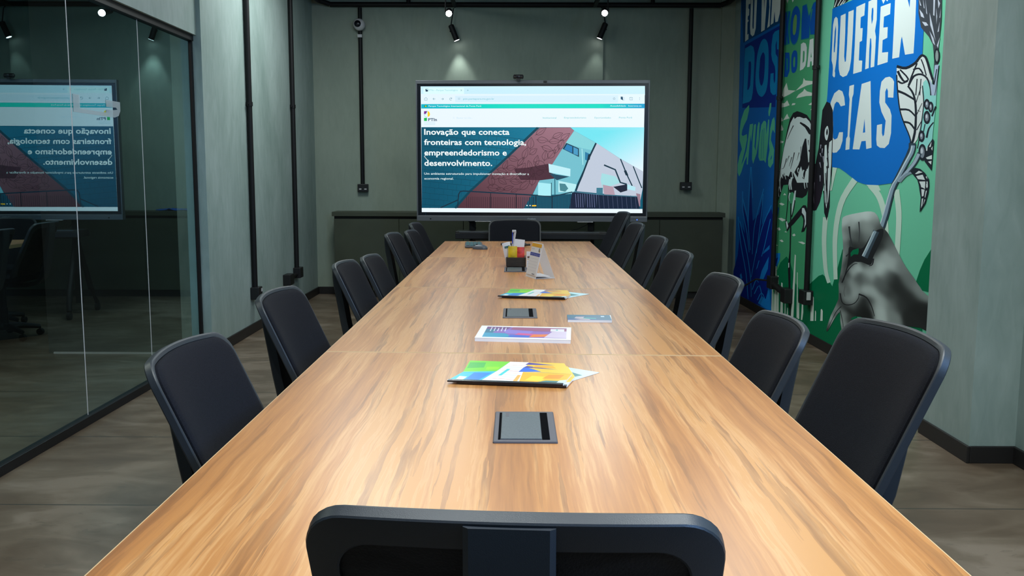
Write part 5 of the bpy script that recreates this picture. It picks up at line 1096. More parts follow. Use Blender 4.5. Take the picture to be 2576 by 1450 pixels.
["l",[52,26,34],3.2,[[663,185],[681,177],[696,176],[709,180],[721,188],[733,198],[744,209],[744,209],[728,213],[713,215],[698,214],[685,210],[673,201],[663,185]]],
["l",[60,32,40],2.6,[[654,182],[696,193],[732,206]]],
["l",[52,26,34],3.2,[[932,581],[946,563],[960,556],[975,555],[990,559],[1005,567],[1020,576],[1020,576],[1006,587],[992,596],[977,602],[963,603],[948,597],[932,581]]],
["l",[60,32,40],2.6,[[922,581],[967,576],[1007,577]]],
["l",[52,26,34],3.2,[[922,620],[944,617],[961,621],[975,630],[985,643],[994,658],[1003,675],[1003,675],[984,673],[966,670],[950,665],[937,656],[927,641],[922,620]]],
["l",[60,32,40],2.6,[[912,613],[956,640],[991,667]]],
["l",[52,26,34],3.2,[[612,346],[622,327],[634,317],[648,313],[663,314],[679,318],[695,323],[695,323],[684,335],[672,346],[659,355],[645,358],[630,356],[612,346]]],
["l",[60,32,40],2.6,[[602,348],[644,334],[682,326]]],
["l",[52,26,34],3.2,[[882,342],[892,358],[894,372],[891,384],[884,396],[873,407],[862,417],[862,417],[857,403],[853,388],[852,375],[856,362],[865,351],[882,342]]],
["l",[60,32,40],2.6,[[884,332],[876,373],[865,406]]],
["l",[52,26,34],3.2,[[607,190],[617,177],[628,171],[639,170],[651,172],[663,176],[675,182],[675,182],[665,190],[654,197],[643,202],[632,203],[620,200],[607,190]]],
["l",[60,32,40],2.6,[[599,191],[634,185],[665,183]]],
["l",[52,26,34],3.2,[[921,313],[935,303],[947,300],[958,302],[968,309],[978,317],[987,327],[987,327],[974,333],[962,337],[950,338],[939,335],[929,328],[921,313]]],
["l",[60,32,40],2.6,[[913,311],[948,316],[977,325]]],
["l",[52,26,34],3.2,[[569,274],[591,267],[609,268],[624,276],[636,288],[647,303],[657,320],[657,320],[637,321],[618,321],[601,318],[587,310],[575,296],[569,274]]],
["l",[60,32,40],2.6,[[558,268],[605,290],[643,313]]],
["l",[52,26,34],3.2,[[776,376],[795,380],[808,388],[817,400],[823,413],[827,428],[830,444],[830,444],[815,438],[801,430],[789,421],[780,410],[775,395],[776,376]]],
["l",[60,32,40],2.6,[[769,368],[799,402],[822,434]]],
["l",[52,26,34],3.2,[[1021,435],[1044,435],[1059,442],[1069,453],[1074,468],[1077,485],[1078,503],[1078,503],[1060,498],[1044,492],[1030,484],[1021,473],[1017,457],[1021,435]]],
["l",[60,32,40],2.6,[[1015,426],[1046,460],[1069,492]]],
["l",[52,26,34],3.2,[[661,348],[679,354],[689,363],[695,374],[697,387],[696,402],[695,417],[695,417],[682,409],[670,400],[661,390],[655,379],[655,365],[661,348]]],
["l",[60,32,40],2.6,[[657,339],[677,374],[690,406]]],
["l",[52,26,34],3.2,[[724,164],[738,160],[749,161],[760,165],[769,172],[777,181],[785,191],[785,191],[773,192],[760,191],[749,190],[739,185],[730,177],[724,164]]],
["l",[60,32,40],2.6,[[716,161],[749,173],[776,187]]],
["l",[52,26,34],3.2,[[1107,507],[1128,513],[1140,524],[1146,537],[1146,552],[1143,568],[1139,585],[1139,585],[1124,576],[1110,566],[1100,555],[1095,542],[1096,526],[1107,507]]],
["l",[60,32,40],2.6,[[1103,497],[1122,537],[1134,573]]],
["p",[0,130,60],[[29,851],[50,852],[49,839],[28,837]]],
["p",[230,210,40],[[39,850],[47,845],[39,839],[32,845]]],
["p",[120,30,140],[[26,805],[51,806],[47,793],[39,785],[25,782]]],
["p",[248,205,30],[[54,806],[64,803],[72,791],[74,780],[69,767],[54,759]]],
["l",[40,190,190],3,[[52,805],[39,783],[27,779],[30,767],[40,759],[51,757]]],
["p",[20,180,80],[[25,752],[49,753],[48,728],[25,728]]],
["l",[150,205,220],2,[[25,720],[116,720]]],
["l",[150,205,220],2,[[25,711],[115,710]]],
["l",[150,205,220],2,[[25,701],[115,700]]],
["t",[235,250,255],"Inovação que conecta",25,620,685,45,3],
["t",[235,250,255],"fronteiras com tecnologia,",24,539,819,44,3],
["t",[235,250,255],"empreendedorismo e",25,456,664,45,3],
["t",[235,250,255],"desenvolvimento.",24,373,548,45,3],
["t",[225,245,255],"Um ambiente estruturado para impulsionar inovação e diversificar a",23,301,844,18,1],
["t",[225,245,255],"economia regional.",23,262,237,18,1],
["t",[0,55,90],"PTIn",59,728,70,22,3],
["t",[130,205,215],"PTIn - Parque Tecnológico",67,964,230,13,0],
["t",[110,190,205],"ptin.pontapora.ms.gov.br",340,895,248,15,0],
["t",[225,250,255],"Parque Tecnológico Internacional de Ponta Porã",63,840,421,12,0],
["t",[190,220,240],"Buscar no site...",288,747,128,11,0],
["t",[90,195,200],"Institucional",975,747,108,13,0],
["t",[90,195,200],"Empreendedorismo",1145,748,174,13,0],
["t",[90,195,200],"Oportunidades",1383,748,132,13,0],
["t",[90,195,200],"Ponta Porã",1579,749,103,13,0],
["t",[215,245,255],"Acessibilidade",1507,841,124,12,0],
["t",[215,245,255],"Inscreva-se",1651,841,103,12,0],
["l",[60,130,150],2,[[320,975],[331,963]]],
["l",[60,130,150],2,[[331,975],[320,963]]],
["l",[60,130,150],2,[[370,969],[384,969]]],
["l",[60,130,150],2,[[377,975],[377,962]]],
["l",[60,130,150],3,[[30,904],[42,913],[53,903],[52,891],[30,891],[30,904]]],
["l",[60,130,150],3,[[99,902],[117,901]]],
["l",[60,130,150],3,[[106,910],[98,902],[106,893]]],
["l",[60,130,150],3,[[165,901],[182,901]]],
["l",[60,130,150],3,[[175,909],[183,901],[175,893]]],
["l",[60,130,150],3,[[249,906],[241,910],[232,905],[232,897],[239,891],[248,894]]],
["l",[60,130,150],3,[[249,911],[250,904],[242,904]]],
["l",[60,130,150],2,[[298,907],[316,907]]],
["l",[60,130,150],2,[[298,898],[316,898]]],
["l",[190,220,240],2,[[265,756],[270,749],[260,748],[258,756],[265,759]]],
["p",[10,45,75],[[38,979],[59,980],[59,960],[40,959]]],
["p",[180,225,235],[[47,978],[57,978],[57,971],[47,971]]],
["l",[30,90,120],2,[[1538,912],[1541,906],[1548,905],[1543,900],[1545,894],[1538,897],[1531,894],[1533,900],[1528,905],[1534,906],[1538,912]]],
["p",[10,70,100],[[1589,918],[1605,918],[1609,890],[1590,898]]],
["l",[120,170,190],2,[[1607,913],[1618,913],[1619,890],[1605,890]]],
["l",[60,130,150],3,[[1660,912],[1682,912],[1683,893],[1660,893],[1660,912]]],
["l",[60,130,150],2,[[1672,907],[1672,898]]],
["p",[60,130,150],[[1736,912],[1740,912],[1740,909],[1736,909]]],
["p",[60,130,150],[[1736,904],[1740,904],[1740,901],[1737,901]]],
["p",[60,130,150],[[1737,896],[1740,896],[1740,892],[1737,892]]],
["l",[235,250,255],5,[[50,472],[25,446],[56,411]]],
["p",[230,245,255],[[848,61],[857,61],[858,53],[849,52]]],
["p",[230,245,255],[[873,61],[881,61],[882,53],[874,52]]],
["p",[255,190,30],[[895,60],[925,61],[929,56],[925,51],[895,50],[891,55]]]]
KS = 1.0
A.poly([[(0, 0), (1778, 0), (1778, 1000), (0, 1000)]], lin((228, 240, 255), KS))
def grad(pts, fn, n=10):
    """shape filled with a colour that varies over it (an on-screen picture)"""
    P = [Vector(p) for p in pts]; xs = [p.x for p in P]; ysg = [p.y for p in P]; inner = []
    def inside(x, y):
        c = False
        for i in range(len(P)):
            a, b = P[i], P[i-1]
            if (a.y > y) != (b.y > y) and x < (b.x-a.x)*(y-a.y)/(b.y-a.y)+a.x: c = not c
        return c
    for i in range(1, n):
        for j in range(1, n):
            x = min(xs)+(max(xs)-min(xs))*i/n; y = min(ysg)+(max(ysg)-min(ysg))*j/n
            if inside(x, y): inner.append(Vector((x, y)))
    k = len(P); r = delaunay_2d_cdt(P+inner, [(i, (i+1) % k) for i in range(k)], [list(range(k))], 1, 1e-3)
    bb_ = (min(xs), max(xs), min(ysg), max(ysg))
    A.add([tuple(p) for p in r[0]], r[2], [lin(fn((p.x-bb_[0])/(bb_[1]-bb_[0]), (p.y-bb_[2])/(bb_[3]-bb_[2])), KS) for p in r[0]])
def mixc(a, b, t): t = max(0, min(1, t)); return tuple(p+(q-p)*t for p, q in zip(a, b))
GR = {'teal': lambda u, v: mixc((0, 172, 196), (0, 214, 188), u*3) if u < .8 else mixc((0, 214, 188), (0, 150, 200), (u-.8)*5),
      'brick': lambda u, v: mixc((0, 74, 98), (4, 120, 150), u*.8+v*.25-.1),
      'pink': lambda u, v: mixc((74, 42, 50), (156, 112, 126), u*.5+v*.55),
      'sky': lambda u, v: mixc((112, 222, 234), (225, 238, 248), u*.75+(1-v)*.75-.45)}
for it in SCREEN:
    if it[0] == 'p': A.poly([it[2]], lin(it[1], KS))
    elif it[0] == 'l': A.line(it[3], it[2]*.832, lin(it[1], KS))
    elif it[0] == 'g': grad(it[2], GR[it[1]])
    elif it[0] == 't': A.text(it[2], it[3], it[4], it[5], it[6], lin(it[1], KS), (.021 if it[7] == 3 else .004*it[7]))
o = A.build('screen', 'screen_light', tv); o.location = (0, -.001, 0); o['label'] = 'lit screen with a web page'
A = Art((0, -.0065, ZB-.047), (1, 0, 0), (0, 0, 1), (0, -1, 0), .0001); A.text('Qualipix', -.035, .018, .075, .014, lin((190, 196, 205)), .004); A.build('brand_lettering', 'print', tv)
obj('pen_tray', bx(-.50, -.35, -.022, -.006, ZB-.052, ZB-.046), 'steel', tv, bevel=.002); obj('pen_tray', bx(.405, .545, -.022, -.006, ZB-.052, ZB-.046), 'steel', tv, bevel=.002)
obj('status_light', bx(.928, .936, -.0075, -.005, ZB-.030, ZB-.022), 'led_blue', tv); obj('port', bx(-.905, -.893, -.0072, -.005, ZB-.032, ZB-.022), 'bezel_black', tv)
obj('sensor_block', bx(.098, .128, -.012, .0, ZT-.022, ZT-.006), 'black_plastic', tv, bevel=.003)
wc = thing('webcam', 'small black webcam clipped on top of the display', 'webcam', (.014, 8.13, ZT+.002), -TVR)
bm = bmesh.new(); tube(bm, [(-.045, 0, .022), (-.038, 0, .022), (.038, 0, .022), (.045, 0, .022)], [.012, .020, .020, .012], 16); obj('body', bm, 'black_plastic', wc, smooth=True)
bm = bmesh.new(); lathe(bm, [(.014, -.016), (.015, -.024), (.010, -.026)], c=(0, 0, .022), axis='y'); obj('lens', bm, 'bezel_black', wc, smooth=True)
bm = bmesh.new(); box(bm, -.02, .02, -.015, .03, 0, .008); box(bm, -.014, .014, -.02, -.006, -.012, .01); obj('clip', bm, 'black_plastic', wc, bevel=.002)
st = thing('display_stand', 'black wheeled stand with tray carrying the display', 'stand', (.135, 8.215, 0), -TVR)
for s in (-1, 1):
    xx = s*.535
    obj('post', bx(xx-.028, xx+.028, .075, .115, .10, 1.75), 'black_metal', st, bevel=.004)
    for yy in (-.29, .31):
        obj('leg', tb([(xx-.03*s*0, .09, .72), (xx+s*.05, yy*.75, .22), (xx+s*.07, yy, .075)], [.024, .026, .022], 10), 'black_metal', st, smooth=True)
        bm = bmesh.new(); lathe(bm, [(.018, -.016), (.036, -.013), (.036, .013), (.018, .016)], c=(xx+s*.07, yy, .036), axis='x'); c_ = obj('caster', bm, 'rubber', st, smooth=True)
for k, (z0, z1) in enumerate(((1.0, 1.06), (1.55, 1.61))): obj('cross_bar', bx(-.56, .56, .07, .09, z0, z1), 'black_metal', st)
bm = bmesh.new(); box(bm, -.665, .665, -.17, .07, .772, .782); box(bm, -.665, .665, -.17, -.155, .716, .772); box(bm, -.665, -.65, -.155, .07, .716, .772); box(bm, .65, .665, -.155, .07, .716, .772)
obj('tray', bm, 'black_plastic', st, bevel=.006)
obj('tray_edge', bx(-.63, .60, -.174, -.166, .7745, .7830), 'bezel_silver', st)
obj('rod', tb([(-.53, .02, .70), (.53, .02, .70)], .006, 8), 'bezel_silver', st, smooth=True)
obj('cable', tb([(-.62, .05, .90), (-.56, .02, .86), (-.50, .06, .80)], .004, 6), 'rubber', st); obj('cable', tb([(.52, .04, .90), (.50, 0, .84), (.42, .02, .80), (.36, .03, .785)], .004, 6), 'rubber', st)

# ------------------------------------------------------------------ tables
TZ = .74; DD = .5386
SEAM = [(1.135, 1.092), (2.7625, 2.7156), (4.3955, 4.3309), (6.0135, 6.0005), (7.4704, 7.4979)]    # y at the left and right edges
XE = [(-.581, .6199), (-.581, .6199), (-.581, .6140), (-.579, .6015)]
tl = ['nearest of the four walnut meeting table modules, its front edge under the near chair', 'second walnut table module, holding the white magazine and the teal booklet', 'third walnut table module, holding the desk calendar and the sachet box', 'farthest walnut table module, holding the keyboard and mouse']
BOX = [(.020, 1.92), (.016, 3.548), (-.001, 5.205), (-.004, 6.80)]
def grommet(parent, cx, cy):
    g = obj('power_box', bx(cx-.066, cx+.066, cy-.120, cy+.120, TZ-.03, TZ+.004), 'grommet_frame', parent, bevel=.003)
    obj('lid', bx(cx-.050, cx+.034, cy-.104, cy+.104, TZ+.0035, TZ+.0058), 'grommet_lid', g, bevel=.001)
    obj('slot', bx(cx-.0555, cx-.0505, cy-.106, cy+.106, TZ+.0035, TZ+.0046), 'grommet_slot', g); obj('slot', bx(cx+.0345, cx+.0505, cy-.106, cy+.106, TZ+.0035, TZ+.0046), 'grommet_slot', g)
    obj('imprint', bx(cx-.042, cx-.034, cy+.068, cy+.102, TZ+.0058, TZ+.0060), 'grommet_frame', g)
for i in range(4):
    (l0, r0), (l1, r1) = SEAM[i], SEAM[i+1]; g = .0028
    cy = (l0+r0+l1+r1)/4; xl, xr = XE[i]
    t = thing('meeting_table', tl[i], 'table', (0, cy, 0), 0, 'meeting table modules')
    P = [(xl, l0+g-cy), (xr, r0+g-cy), (xr, r1-g-cy), (xl, l1-g-cy)]
    bm = bmesh.new(); prism(bm, P, TZ-.0005, TZ); prism(bm, P, TZ-.027, TZ-.026)
    C = Vector((0.02, 0)); 
    ins = [(p[0]+(.002 if p[0] < 0 else -.002), p[1]+(.0048 if p[1] < 0 else -.0048)) for p in P]
    bm.free(); bm = bmesh.new(); prism(bm, ins, TZ-.026, TZ)
    obj('tabletop', bm, 'table_wood', t)
    bm = bmesh.new()
    for a in range(4):
        p, q, pi_, qi = P[a], P[(a+1) % 4], ins[a], ins[(a+1) % 4]; prism(bm, [p, q, qi, pi_], TZ-.026, TZ-.0002)
    obj('edge_band', bm, 'edge_band', t)
    obj('pedestal', bx(-.05, .09, -.32, .32, .03, TZ-.026), 'black_metal', t, bevel=.004)
    obj('foot_plate', bx(-.075, .115, -.38, .38, 0, .03), 'black_metal', t, bevel=.004)
    grommet(t, BOX[i][0], BOX[i][1]-cy)

# ------------------------------------------------------------------ chairs
def rrect(w, h, r, n=6, cz=0):
    pts = []
    for cx, cz_, a0 in ((w/2-r, h/2-r, 0), (-w/2+r, h/2-r, 90), (-w/2+r, -h/2+r, 180), (w/2-r, -h/2+r, 270)):
        for k in range(n+1):
            a = radians(a0+90*k/n); pts.append((cx+r*cos(a), cz_+r*sin(a)+cz))
    out = []
    for i in range(len(pts)):       # extra points on the straight runs so the surface can curve
        a, b = pts[i], pts[(i+1) % len(pts)]; out.append(a); L = math.hypot(b[0]-a[0], b[1]-a[1]); k = int(L/.03)
        for j in range(1, k+1): out.append((a[0]+(b[0]-a[0])*j/(k+1), a[1]+(b[1]-a[1])*j/(k+1)))
    return out
BW, BH_, BZ = .452, .44, .70      # back width, height, centre height; top at .92
NF = Vector((0, .90, .43))
def back_pt(x, z, off, inset=0):
    zz = z
    y = .47*(.92-z) if z > .60 else .47*.32+.32*(.60-z)
    y += .75*x*x - .012*max(0, (z-.84)/.08)**2*0
    crown = .010*(1-(x/.226)**2) if z > .86 else .010*(1-(x/.226)**2)*max(0, (z-.70)/.16)
    return Vector((x, y, z-.010+crown)) + NF*off
def loop_at(inset, off, base):
    k = []
    for (x, z) in base: k.append((x*(1-2*inset/BW), BZ+(z-BZ)*(1-2*inset/BH_)))
    return [back_pt(x, z, off) for x, z in k]
def skin(bm, loops, close_first=False, close_last=False):
    R = [[bm.verts.new(p) for p in l] for l in loops]; n = len(R[0])
    for A_, B_ in zip(R, R[1:]):
        for k in range(n): bm.faces.new((A_[k], A_[(k+1) % n], B_[(k+1) % n], B_[k]))
    for flag, ring_ in ((close_first, R[0]), (close_last, R[-1])):
        if flag:
            c = bm.verts.new(sum((v.co for v in ring_), Vector())/n)
            for k in range(n): bm.faces.new((ring_[k], ring_[(k+1) % n], c))
def make_chair():
    t = thing('office_chair', 'chair', 'chair')
    base = rrect(BW, BH_, .048, 7, BZ)
    bm = bmesh.new(); skin(bm, [loop_at(i, o, base) for i, o in ((.020, .008), (.012, .0195), (.0045, .0205), (.0012, .0195), (0, .017), (0, .003), (.0012, .0008), (.004, 0), (.034, 0), (.0362, .0015), (.037, .010))])
    obj('backrest_frame', bm, 'chair_shell', t, smooth=True, sharp=21)
    bm = bmesh.new(); skin(bm, [loop_at(i, o, base) for i, o in ((.0185, .006), (.0135, .0195), (.0145, .024), (.019, .0285), (.030, .0315), (.06, .0325), (.10, .032), (.14, .031), (.19, .030))], True, True)
    obj('back_cushion', bm, 'chair_fabric', t, smooth=True)
    bm = bmesh.new(); skin(bm, [loop_at(i, o, base) for i, o in ((.034, .0055), (.10, .0065), (.17, .0070))], False, True)
    obj('back_panel', bm, 'chair_mesh', t, smooth=True)
    # central support dropping from the top rim to the seat
    prof = [(.001, .9165), (.001, .90), (.002, .86), (.006, .82), (.020, .74), (.034, .655), (.052, .564), (.075, .50), (.12, .445), (.20, .425), (.34, .42)]
    bm = bmesh.new(); R = []
    for k, (y, z) in enumerate(prof):
        a = Vector(prof[max(k-1, 0)]); b = Vector(prof[min(k+1, len(prof)-1)]); d = (b-a).normalized(); n = Vector((-d.y, d.x)); n = n if n.x > 0 or k > 7 else -n
        if k > 7 and n.y < 0: n = -n
        th = .012 if k < 2 else .026; hw = .047 if k < 8 else .042
        R.append([bm.verts.new(p) for p in ((-hw, y, z), (-hw+.006, y-n.x*.005, z-n.y*.005), (hw-.006, y-n.x*.005, z-n.y*.005), (hw, y, z), (hw, y+n.x*th, z+n.y*th), (-hw, y+n.x*th, z+n.y*th))])
    for A_, B_ in zip(R, R[1:]):
        for k in range(6): bm.faces.new((A_[k], A_[(k+1) % 6], B_[(k+1) % 6], B_[k]))
    bm.faces.new(R[0]); bm.faces.new(R[-1])
    obj('back_support', bm, 'chair_shell', t, smooth=True, sharp=21)
    bm = bmesh.new(); L = []
    sb_ = rrect(.48, .47, .07, 6)
    def sl(w, d, z): return [Vector((x*w/.48, .41+y*d/.47, z)) for x, y in sb_]
    skin(bm, [sl(.40, .38, .445), sl(.46, .45, .452), sl(.48, .47, .47), sl(.475, .465, .492), sl(.44, .43, .503), sl(.30, .30, .508)], True, True)
    obj('seat', bm, 'chair_fabric', t, smooth=True)
    bm = bmesh.new(); tube(bm, [(0, .41, .40), (0, .41, .445)], [.05, .07], 16); tube(bm, [(0, .41, .24), (0, .41, .40)], .024, 14); tube(bm, [(0, .41, .085), (0, .41, .24)], .03, 14)
    obj('gas_lift', bm, 'black_metal', t, smooth=True)
    bm = bmesh.new()
    for k in range(5):
        a = 2*pi*k/5+.3; tube(bm, [(0, .41, .095), (.13*cos(a), .41+.13*sin(a), .088), (.25*cos(a), .41+.25*sin(a), .068)], [.032, .024, .016], 8)
    obj('star_base', bm, 'black_plastic', t, smooth=True)
    for k in range(5):
        a = 2*pi*k/5+.3; bm = bmesh.new(); lathe(bm, [(.012, -.018), (.026, -.016), (.026, .016), (.012, .018)], c=(.25*cos(a), .41+.25*sin(a), .026), axis='x', n=14)
        tube(bm, [(.25*cos(a), .41+.25*sin(a), .03), (.25*cos(a), .41+.25*sin(a), .07)], .007, 8); obj('caster', bm, 'rubber', t, smooth=True)
    return t
BACK = {'backrest_frame', 'back_cushion', 'back_panel', 'back_support'}
def place(t, x, y, face, yaw, dz, label, group, first):
    if not first:
        r = t.copy(); COL.objects.link(r)
        for c in t.children:
            q = c.copy(); COL.objects.link(q); q.parent = r; q.location = (0, 0, 0)
    else: r = t
    r.location = (x, y, 0); r.rotation_euler = (0, 0, face+yaw); r['label'] = label; r['group'] = group
    for c in r.children:
        if c.name.split('.')[0] in BACK: c.location = (0, 0, dz)
    return r
LEFT = [  # x of the back, y, extra turn, back height offset
    (-0.807, 2.09, -0.035, -0.036, 'black office chair nearest the viewer on the left side, before the glass'),
    (-0.819, 2.967, -0.039, -0.024, 'second black office chair from the viewer on the left, below the first conduit'),
    (-0.807, 4.071, -0.023, -0.034, 'third black office chair from the viewer on the left'),
    (-0.776, 4.605, -0.02, -0.053, 'fourth black office chair on the left, lower back than its neighbours'),
    (-0.82, 5.777, -0.045, -0.013, 'fifth black office chair from the viewer on the left'),
    (-0.785, 6.488, -0.031, -0.039, 'sixth black office chair on the left, just behind the fifth'),
    (-0.82, 7.075, -0.041, -0.016, 'farthest black office chair on the left, toward the screen')]
RIGHT = [
    (0.874, 1.979, 0.076, 0.024, 'large black office chair nearest the viewer on the right, before the pier'),
    (0.799, 2.578, 0.021, -0.046, 'second black office chair on the right, before the hand of the mural'),
    (0.831, 3.433, 0.047, -0.021, 'third black office chair from the viewer on the right'),
    (0.844, 4.445, 0.049, -0.012, 'fourth black office chair on the right, before the mural corner'),
    (0.859, 5.278, 0.063, 0.004, 'fifth black office chair on the right, before the sideboard end'),
    (0.874, 6.326, 0.066, 0.026, 'sixth black office chair on the right, just below the screen corner'),
    (0.89, 7.277, 0.082, 0.066, 'farthest black office chair on the right, its raised back overlapping the screen')]
ch = make_chair(); first = True
for x, y, yaw, dz, lab in LEFT: place(ch, x, y, -pi/2, yaw, dz, lab, 'office chairs on the left side', first); first = False
for x, y, yaw, dz, lab in RIGHT: place(ch, x, y, pi/2, yaw, dz, lab, 'office chairs on the right side', False)
place(ch, -.006, .882, 0, -.058, .011, 'black office chair seen from behind at the near table end', 'office chairs at the table ends', False)
place(ch, -.012, 8.02, pi, 0, -.03, 'black office chair at the far table end, below the screen', 'office chairs at the table ends', False)

# ------------------------------------------------------------------ things on the tables
def sheet(parent, name, quad, z, art=None, th=.0006, step=.00001):
    """printed sheet: quad corners (x, y) near-left, near-right, far-right, far-left"""
    bm = bmesh.new(); prism(bm, quad, z, z+th); o = obj(name, bm, 'paper_white', parent); return o
def artq(quad, z, step=.00002):
    """artwork frame over a quad; unit square mapped through its edges"""
    o = Vector((quad[0][0], quad[0][1], z)); U = Vector((quad[1][0]-quad[0][0], quad[1][1]-quad[0][1], 0)); V = Vector((quad[3][0]-quad[0][0], quad[3][1]-quad[0][1], 0)); return Art(o, U, V, (0, 0, 1), step)
PG = 1.0
def brochure(name, label, cx, cy, rz, z, wd=.300, dp=.262, lift=.0, group=None, flip=0):
    t = thing(name, label, 'brochure', (cx, cy, z), rz, group)
    # a leaflet folded in two leaves, the upper leaf lifting slightly at the crease
    th = .0036
    bm = bmesh.new(); q = [(-wd/2, -dp/2), (wd/2, -dp/2), (wd/2+.012, -.005), (wd/2-.02, dp/2), (-wd/2+.01, dp/2), (-wd/2+.02, -.02)]
    prism(bm, q, 0, th); obj('pages', bm, 'paper_white', t)
    A = Art((0, 0, th+.00008), (1, 0, 0), (0, 1, 0), (0, 0, 1), .00002)
    X = lambda u: -wd/2+u*wd
    Yv = lambda v: -dp/2+v*dp
    def pg(pts, c): A.poly([[(X(u), Yv(v)) for u, v in pts]], lin(c, PG))
    pg([(0, 0), (1, 0), (1.04, .48), (.933, 1), (.033, 1), (.067, .424)], (225, 238, 250))
    pg([(.0, .0), (.28, .0), (.36, .50), (.066, .42)], (40, 190, 220)); pg([(.14, .06), (.26, .06), (.33, .42), (.17, .40)], (20, 130, 215))
    pg([(.06, .03), (.12, .03), (.14, .20), (.07, .22)], (240, 245, 250))
    pg([(.066, .424), (.36, .50), (.42, 1), (.033, 1)], (120, 215, 40)); pg([(.07, .60), (.22, .66), (.20, .92), (.05, .90)], (60, 185, 70)); pg([(.25, .56), (.36, .6), (.36, .72), (.24, .70)], (150, 235, 20))
    pg([(.28, .0), (.34, .0), (.40, .52), (.36, .50)], (250, 250, 252)); pg([(.34, .0), (.62, .0), (.60, 1.0), (.42, 1.0)], (248, 248, 253))
    for k in range(9): pg([(.36+.008*k, .06+.095*k), (.57, .04+.095*k), (.57, .052+.095*k), (.36+.008*k, .072+.095*k)], ((235, 190, 150), (225, 120, 110), (200, 220, 240), (190, 230, 235))[k % 4])
    pg([(.40, .30), (.43, .30), (.47, .62), (.44, .62)], (60, 205, 205)); pg([(.56, .0), (.60, .0), (.60, .35), (.57, .35)], (250, 180, 90))
    pg([(.62, .0), (1, 0), (1.04, .48), (.60, .50)], (250, 185, 40)); pg([(.66, .12), (.80, .10), (.84, .30), (.70, .34)], (255, 215, 60)); pg([(.80, .22), (.95, .24), (.98, .42), (.84, .40)], (250, 150, 20))
    pg([(.72, .0), (.93, .0), (.95, .14), (.84, .14)], (60, 120, 120)); pg([(.93, .0), (1.0, .0), (1.015, .2), (.955, .16)], (205, 235, 245))
    pg([(.60, .52), (1.04, .48), (.933, 1.0), (.60, 1.0)], (252, 200, 60)); pg([(.56, .50), (.76, .54), (.62, .72), (.58, .72)], (50, 110, 215)); pg([(.58, .72), (.90, .66), (.60, .80)], (70, 60, 150)); pg([(.58, .86), (.86, .88), (.60, .98)], (80, 60, 150)); pg([(.66, .74), (.88, .72), (.84, .84), (.68, .84)], (250, 170, 30))
    A.build('cover_print', 'print', t)
    obj('spine_edge', bx(-wd/2, wd/2, -dp/2-.0012, -dp/2+.016, .0002, th+.0008), 'bezel_black', t)
    return t
def leaflet(label, cx, cy, rz, z, group):
    t = thing('leaflet', label, 'leaflet', (cx, cy, z), rz, group)
    bm = bmesh.new(); prism(bm, [(-.105, -.10), (.105, -.10), (.105, .10), (-.105, .10)], 0, .0012); obj('pages', bm, 'paper_white', t)
    A = Art((0, 0, .00128), (1, 0, 0), (0, 1, 0), (0, 0, 1), .00002)
    A.poly([[(-.105, -.10), (.105, -.10), (.105, .10), (-.105, .10)]], lin((200, 235, 245))); A.poly([[(-.09, -.08), (.06, -.09), (.09, .04), (-.06, .09)]], lin((70, 130, 125)))
    A.build('cover_print', 'print', t); return t
gA, gB = 'near brochure pile', 'far brochure pile'
leaflet('pale blue leaflet poking out at right under the near brochure pile', .085, 2.455, radians(-38), TZ+.0004, gA)
brochure('brochure', 'lower brochure of the near pile, mostly hidden under the top one', .006, 2.423, radians(-8.5), TZ+.0022, wd=.285, dp=.24, group=gA)
brochure('brochure', 'top yellow and green brochure of the near pile, before the first seam', -.010, 2.435, radians(-8), TZ+.0064, group=gA)
leaflet('pale blue leaflet poking out at right under the far brochure pile', .19, 4.125, radians(-38), TZ+.0004, gB)
brochure('brochure', 'lower brochure of the far pile, mostly hidden under the top one', .096, 4.087, radians(-10), TZ+.0022, wd=.28, dp=.23, group=gB)
brochure('brochure', 'top yellow and green brochure of the far pile, before the second seam', .088, 4.10, radians(-10.5), TZ+.0064, wd=.295, dp=.255, group=gB)
# magazine
Q = [(-.1335, 2.945), (.176, 2.908), (.192, 3.153), (-.119, 3.186)]; qc = (.03, 3.05)
Qr = [(a-qc[0], b_-qc[1]) for a, b_ in Q]
mg = thing('magazine', 'thick white magazine with a purple and orange cover picture', 'magazine', (qc[0], qc[1], TZ))
bm = bmesh.new(); prism(bm, Qr, 0, .011); obj('pages', bm, 'paper_white', mg)
bm = bmesh.new(); prism(bm, [(p[0]*1.004, p[1]*1.004) for p in Qr], .0112, .0120); obj('cover', bm, 'paper_white', mg)
A = artq(Qr, .01205)
def mq(pts, c): A.poly([pts], lin(c, PG))
mq([(.07, .08), (.955, .10), (.955, .92), (.07, .92)], (150, 110, 190)); mq([(.07, .08), (.40, .09), (.30, .40), (.07, .42)], (50, 160, 195)); mq([(.07, .42), (.16, .42), (.20, .70), (.07, .72)], (40, 120, 150)); mq([(.07, .72), (.30, .70), (.34, .92), (.07, .92)], (120, 70, 130))
mq([(.30, .40), (.55, .34), (.60, .62), (.26, .70)], (150, 130, 215)); mq([(.34, .12), (.60, .10), (.58, .26), (.36, .30)], (70, 110, 210)); mq([(.40, .30), (.74, .22), (.72, .36), (.44, .44)], (225, 90, 150)); mq([(.56, .12), (.80, .22), (.78, .40), (.60, .34)], (245, 130, 60)); mq([(.60, .62), (.955, .60), (.955, .92), (.36, .92), (.34, .72)], (165, 90, 130)); mq([(.72, .12), (.955, .12), (.955, .66), (.80, .60)], (225, 205, 225))
mq([(.78, .62), (.93, .62), (.93, .84), (.78, .84)], (240, 232, 240)); mq([(.84, .72), (.86, .72), (.86, .80), (.84, .80)], (60, 190, 170))
for k in range(5): mq([(.12+.04*k, .55), (.13+.04*k, .55), (.13+.04*k, .88-.03*(k % 3)), (.12+.04*k, .88-.03*(k % 3))], (240, 240, 248))
A.build('cover_print', 'print', mg)
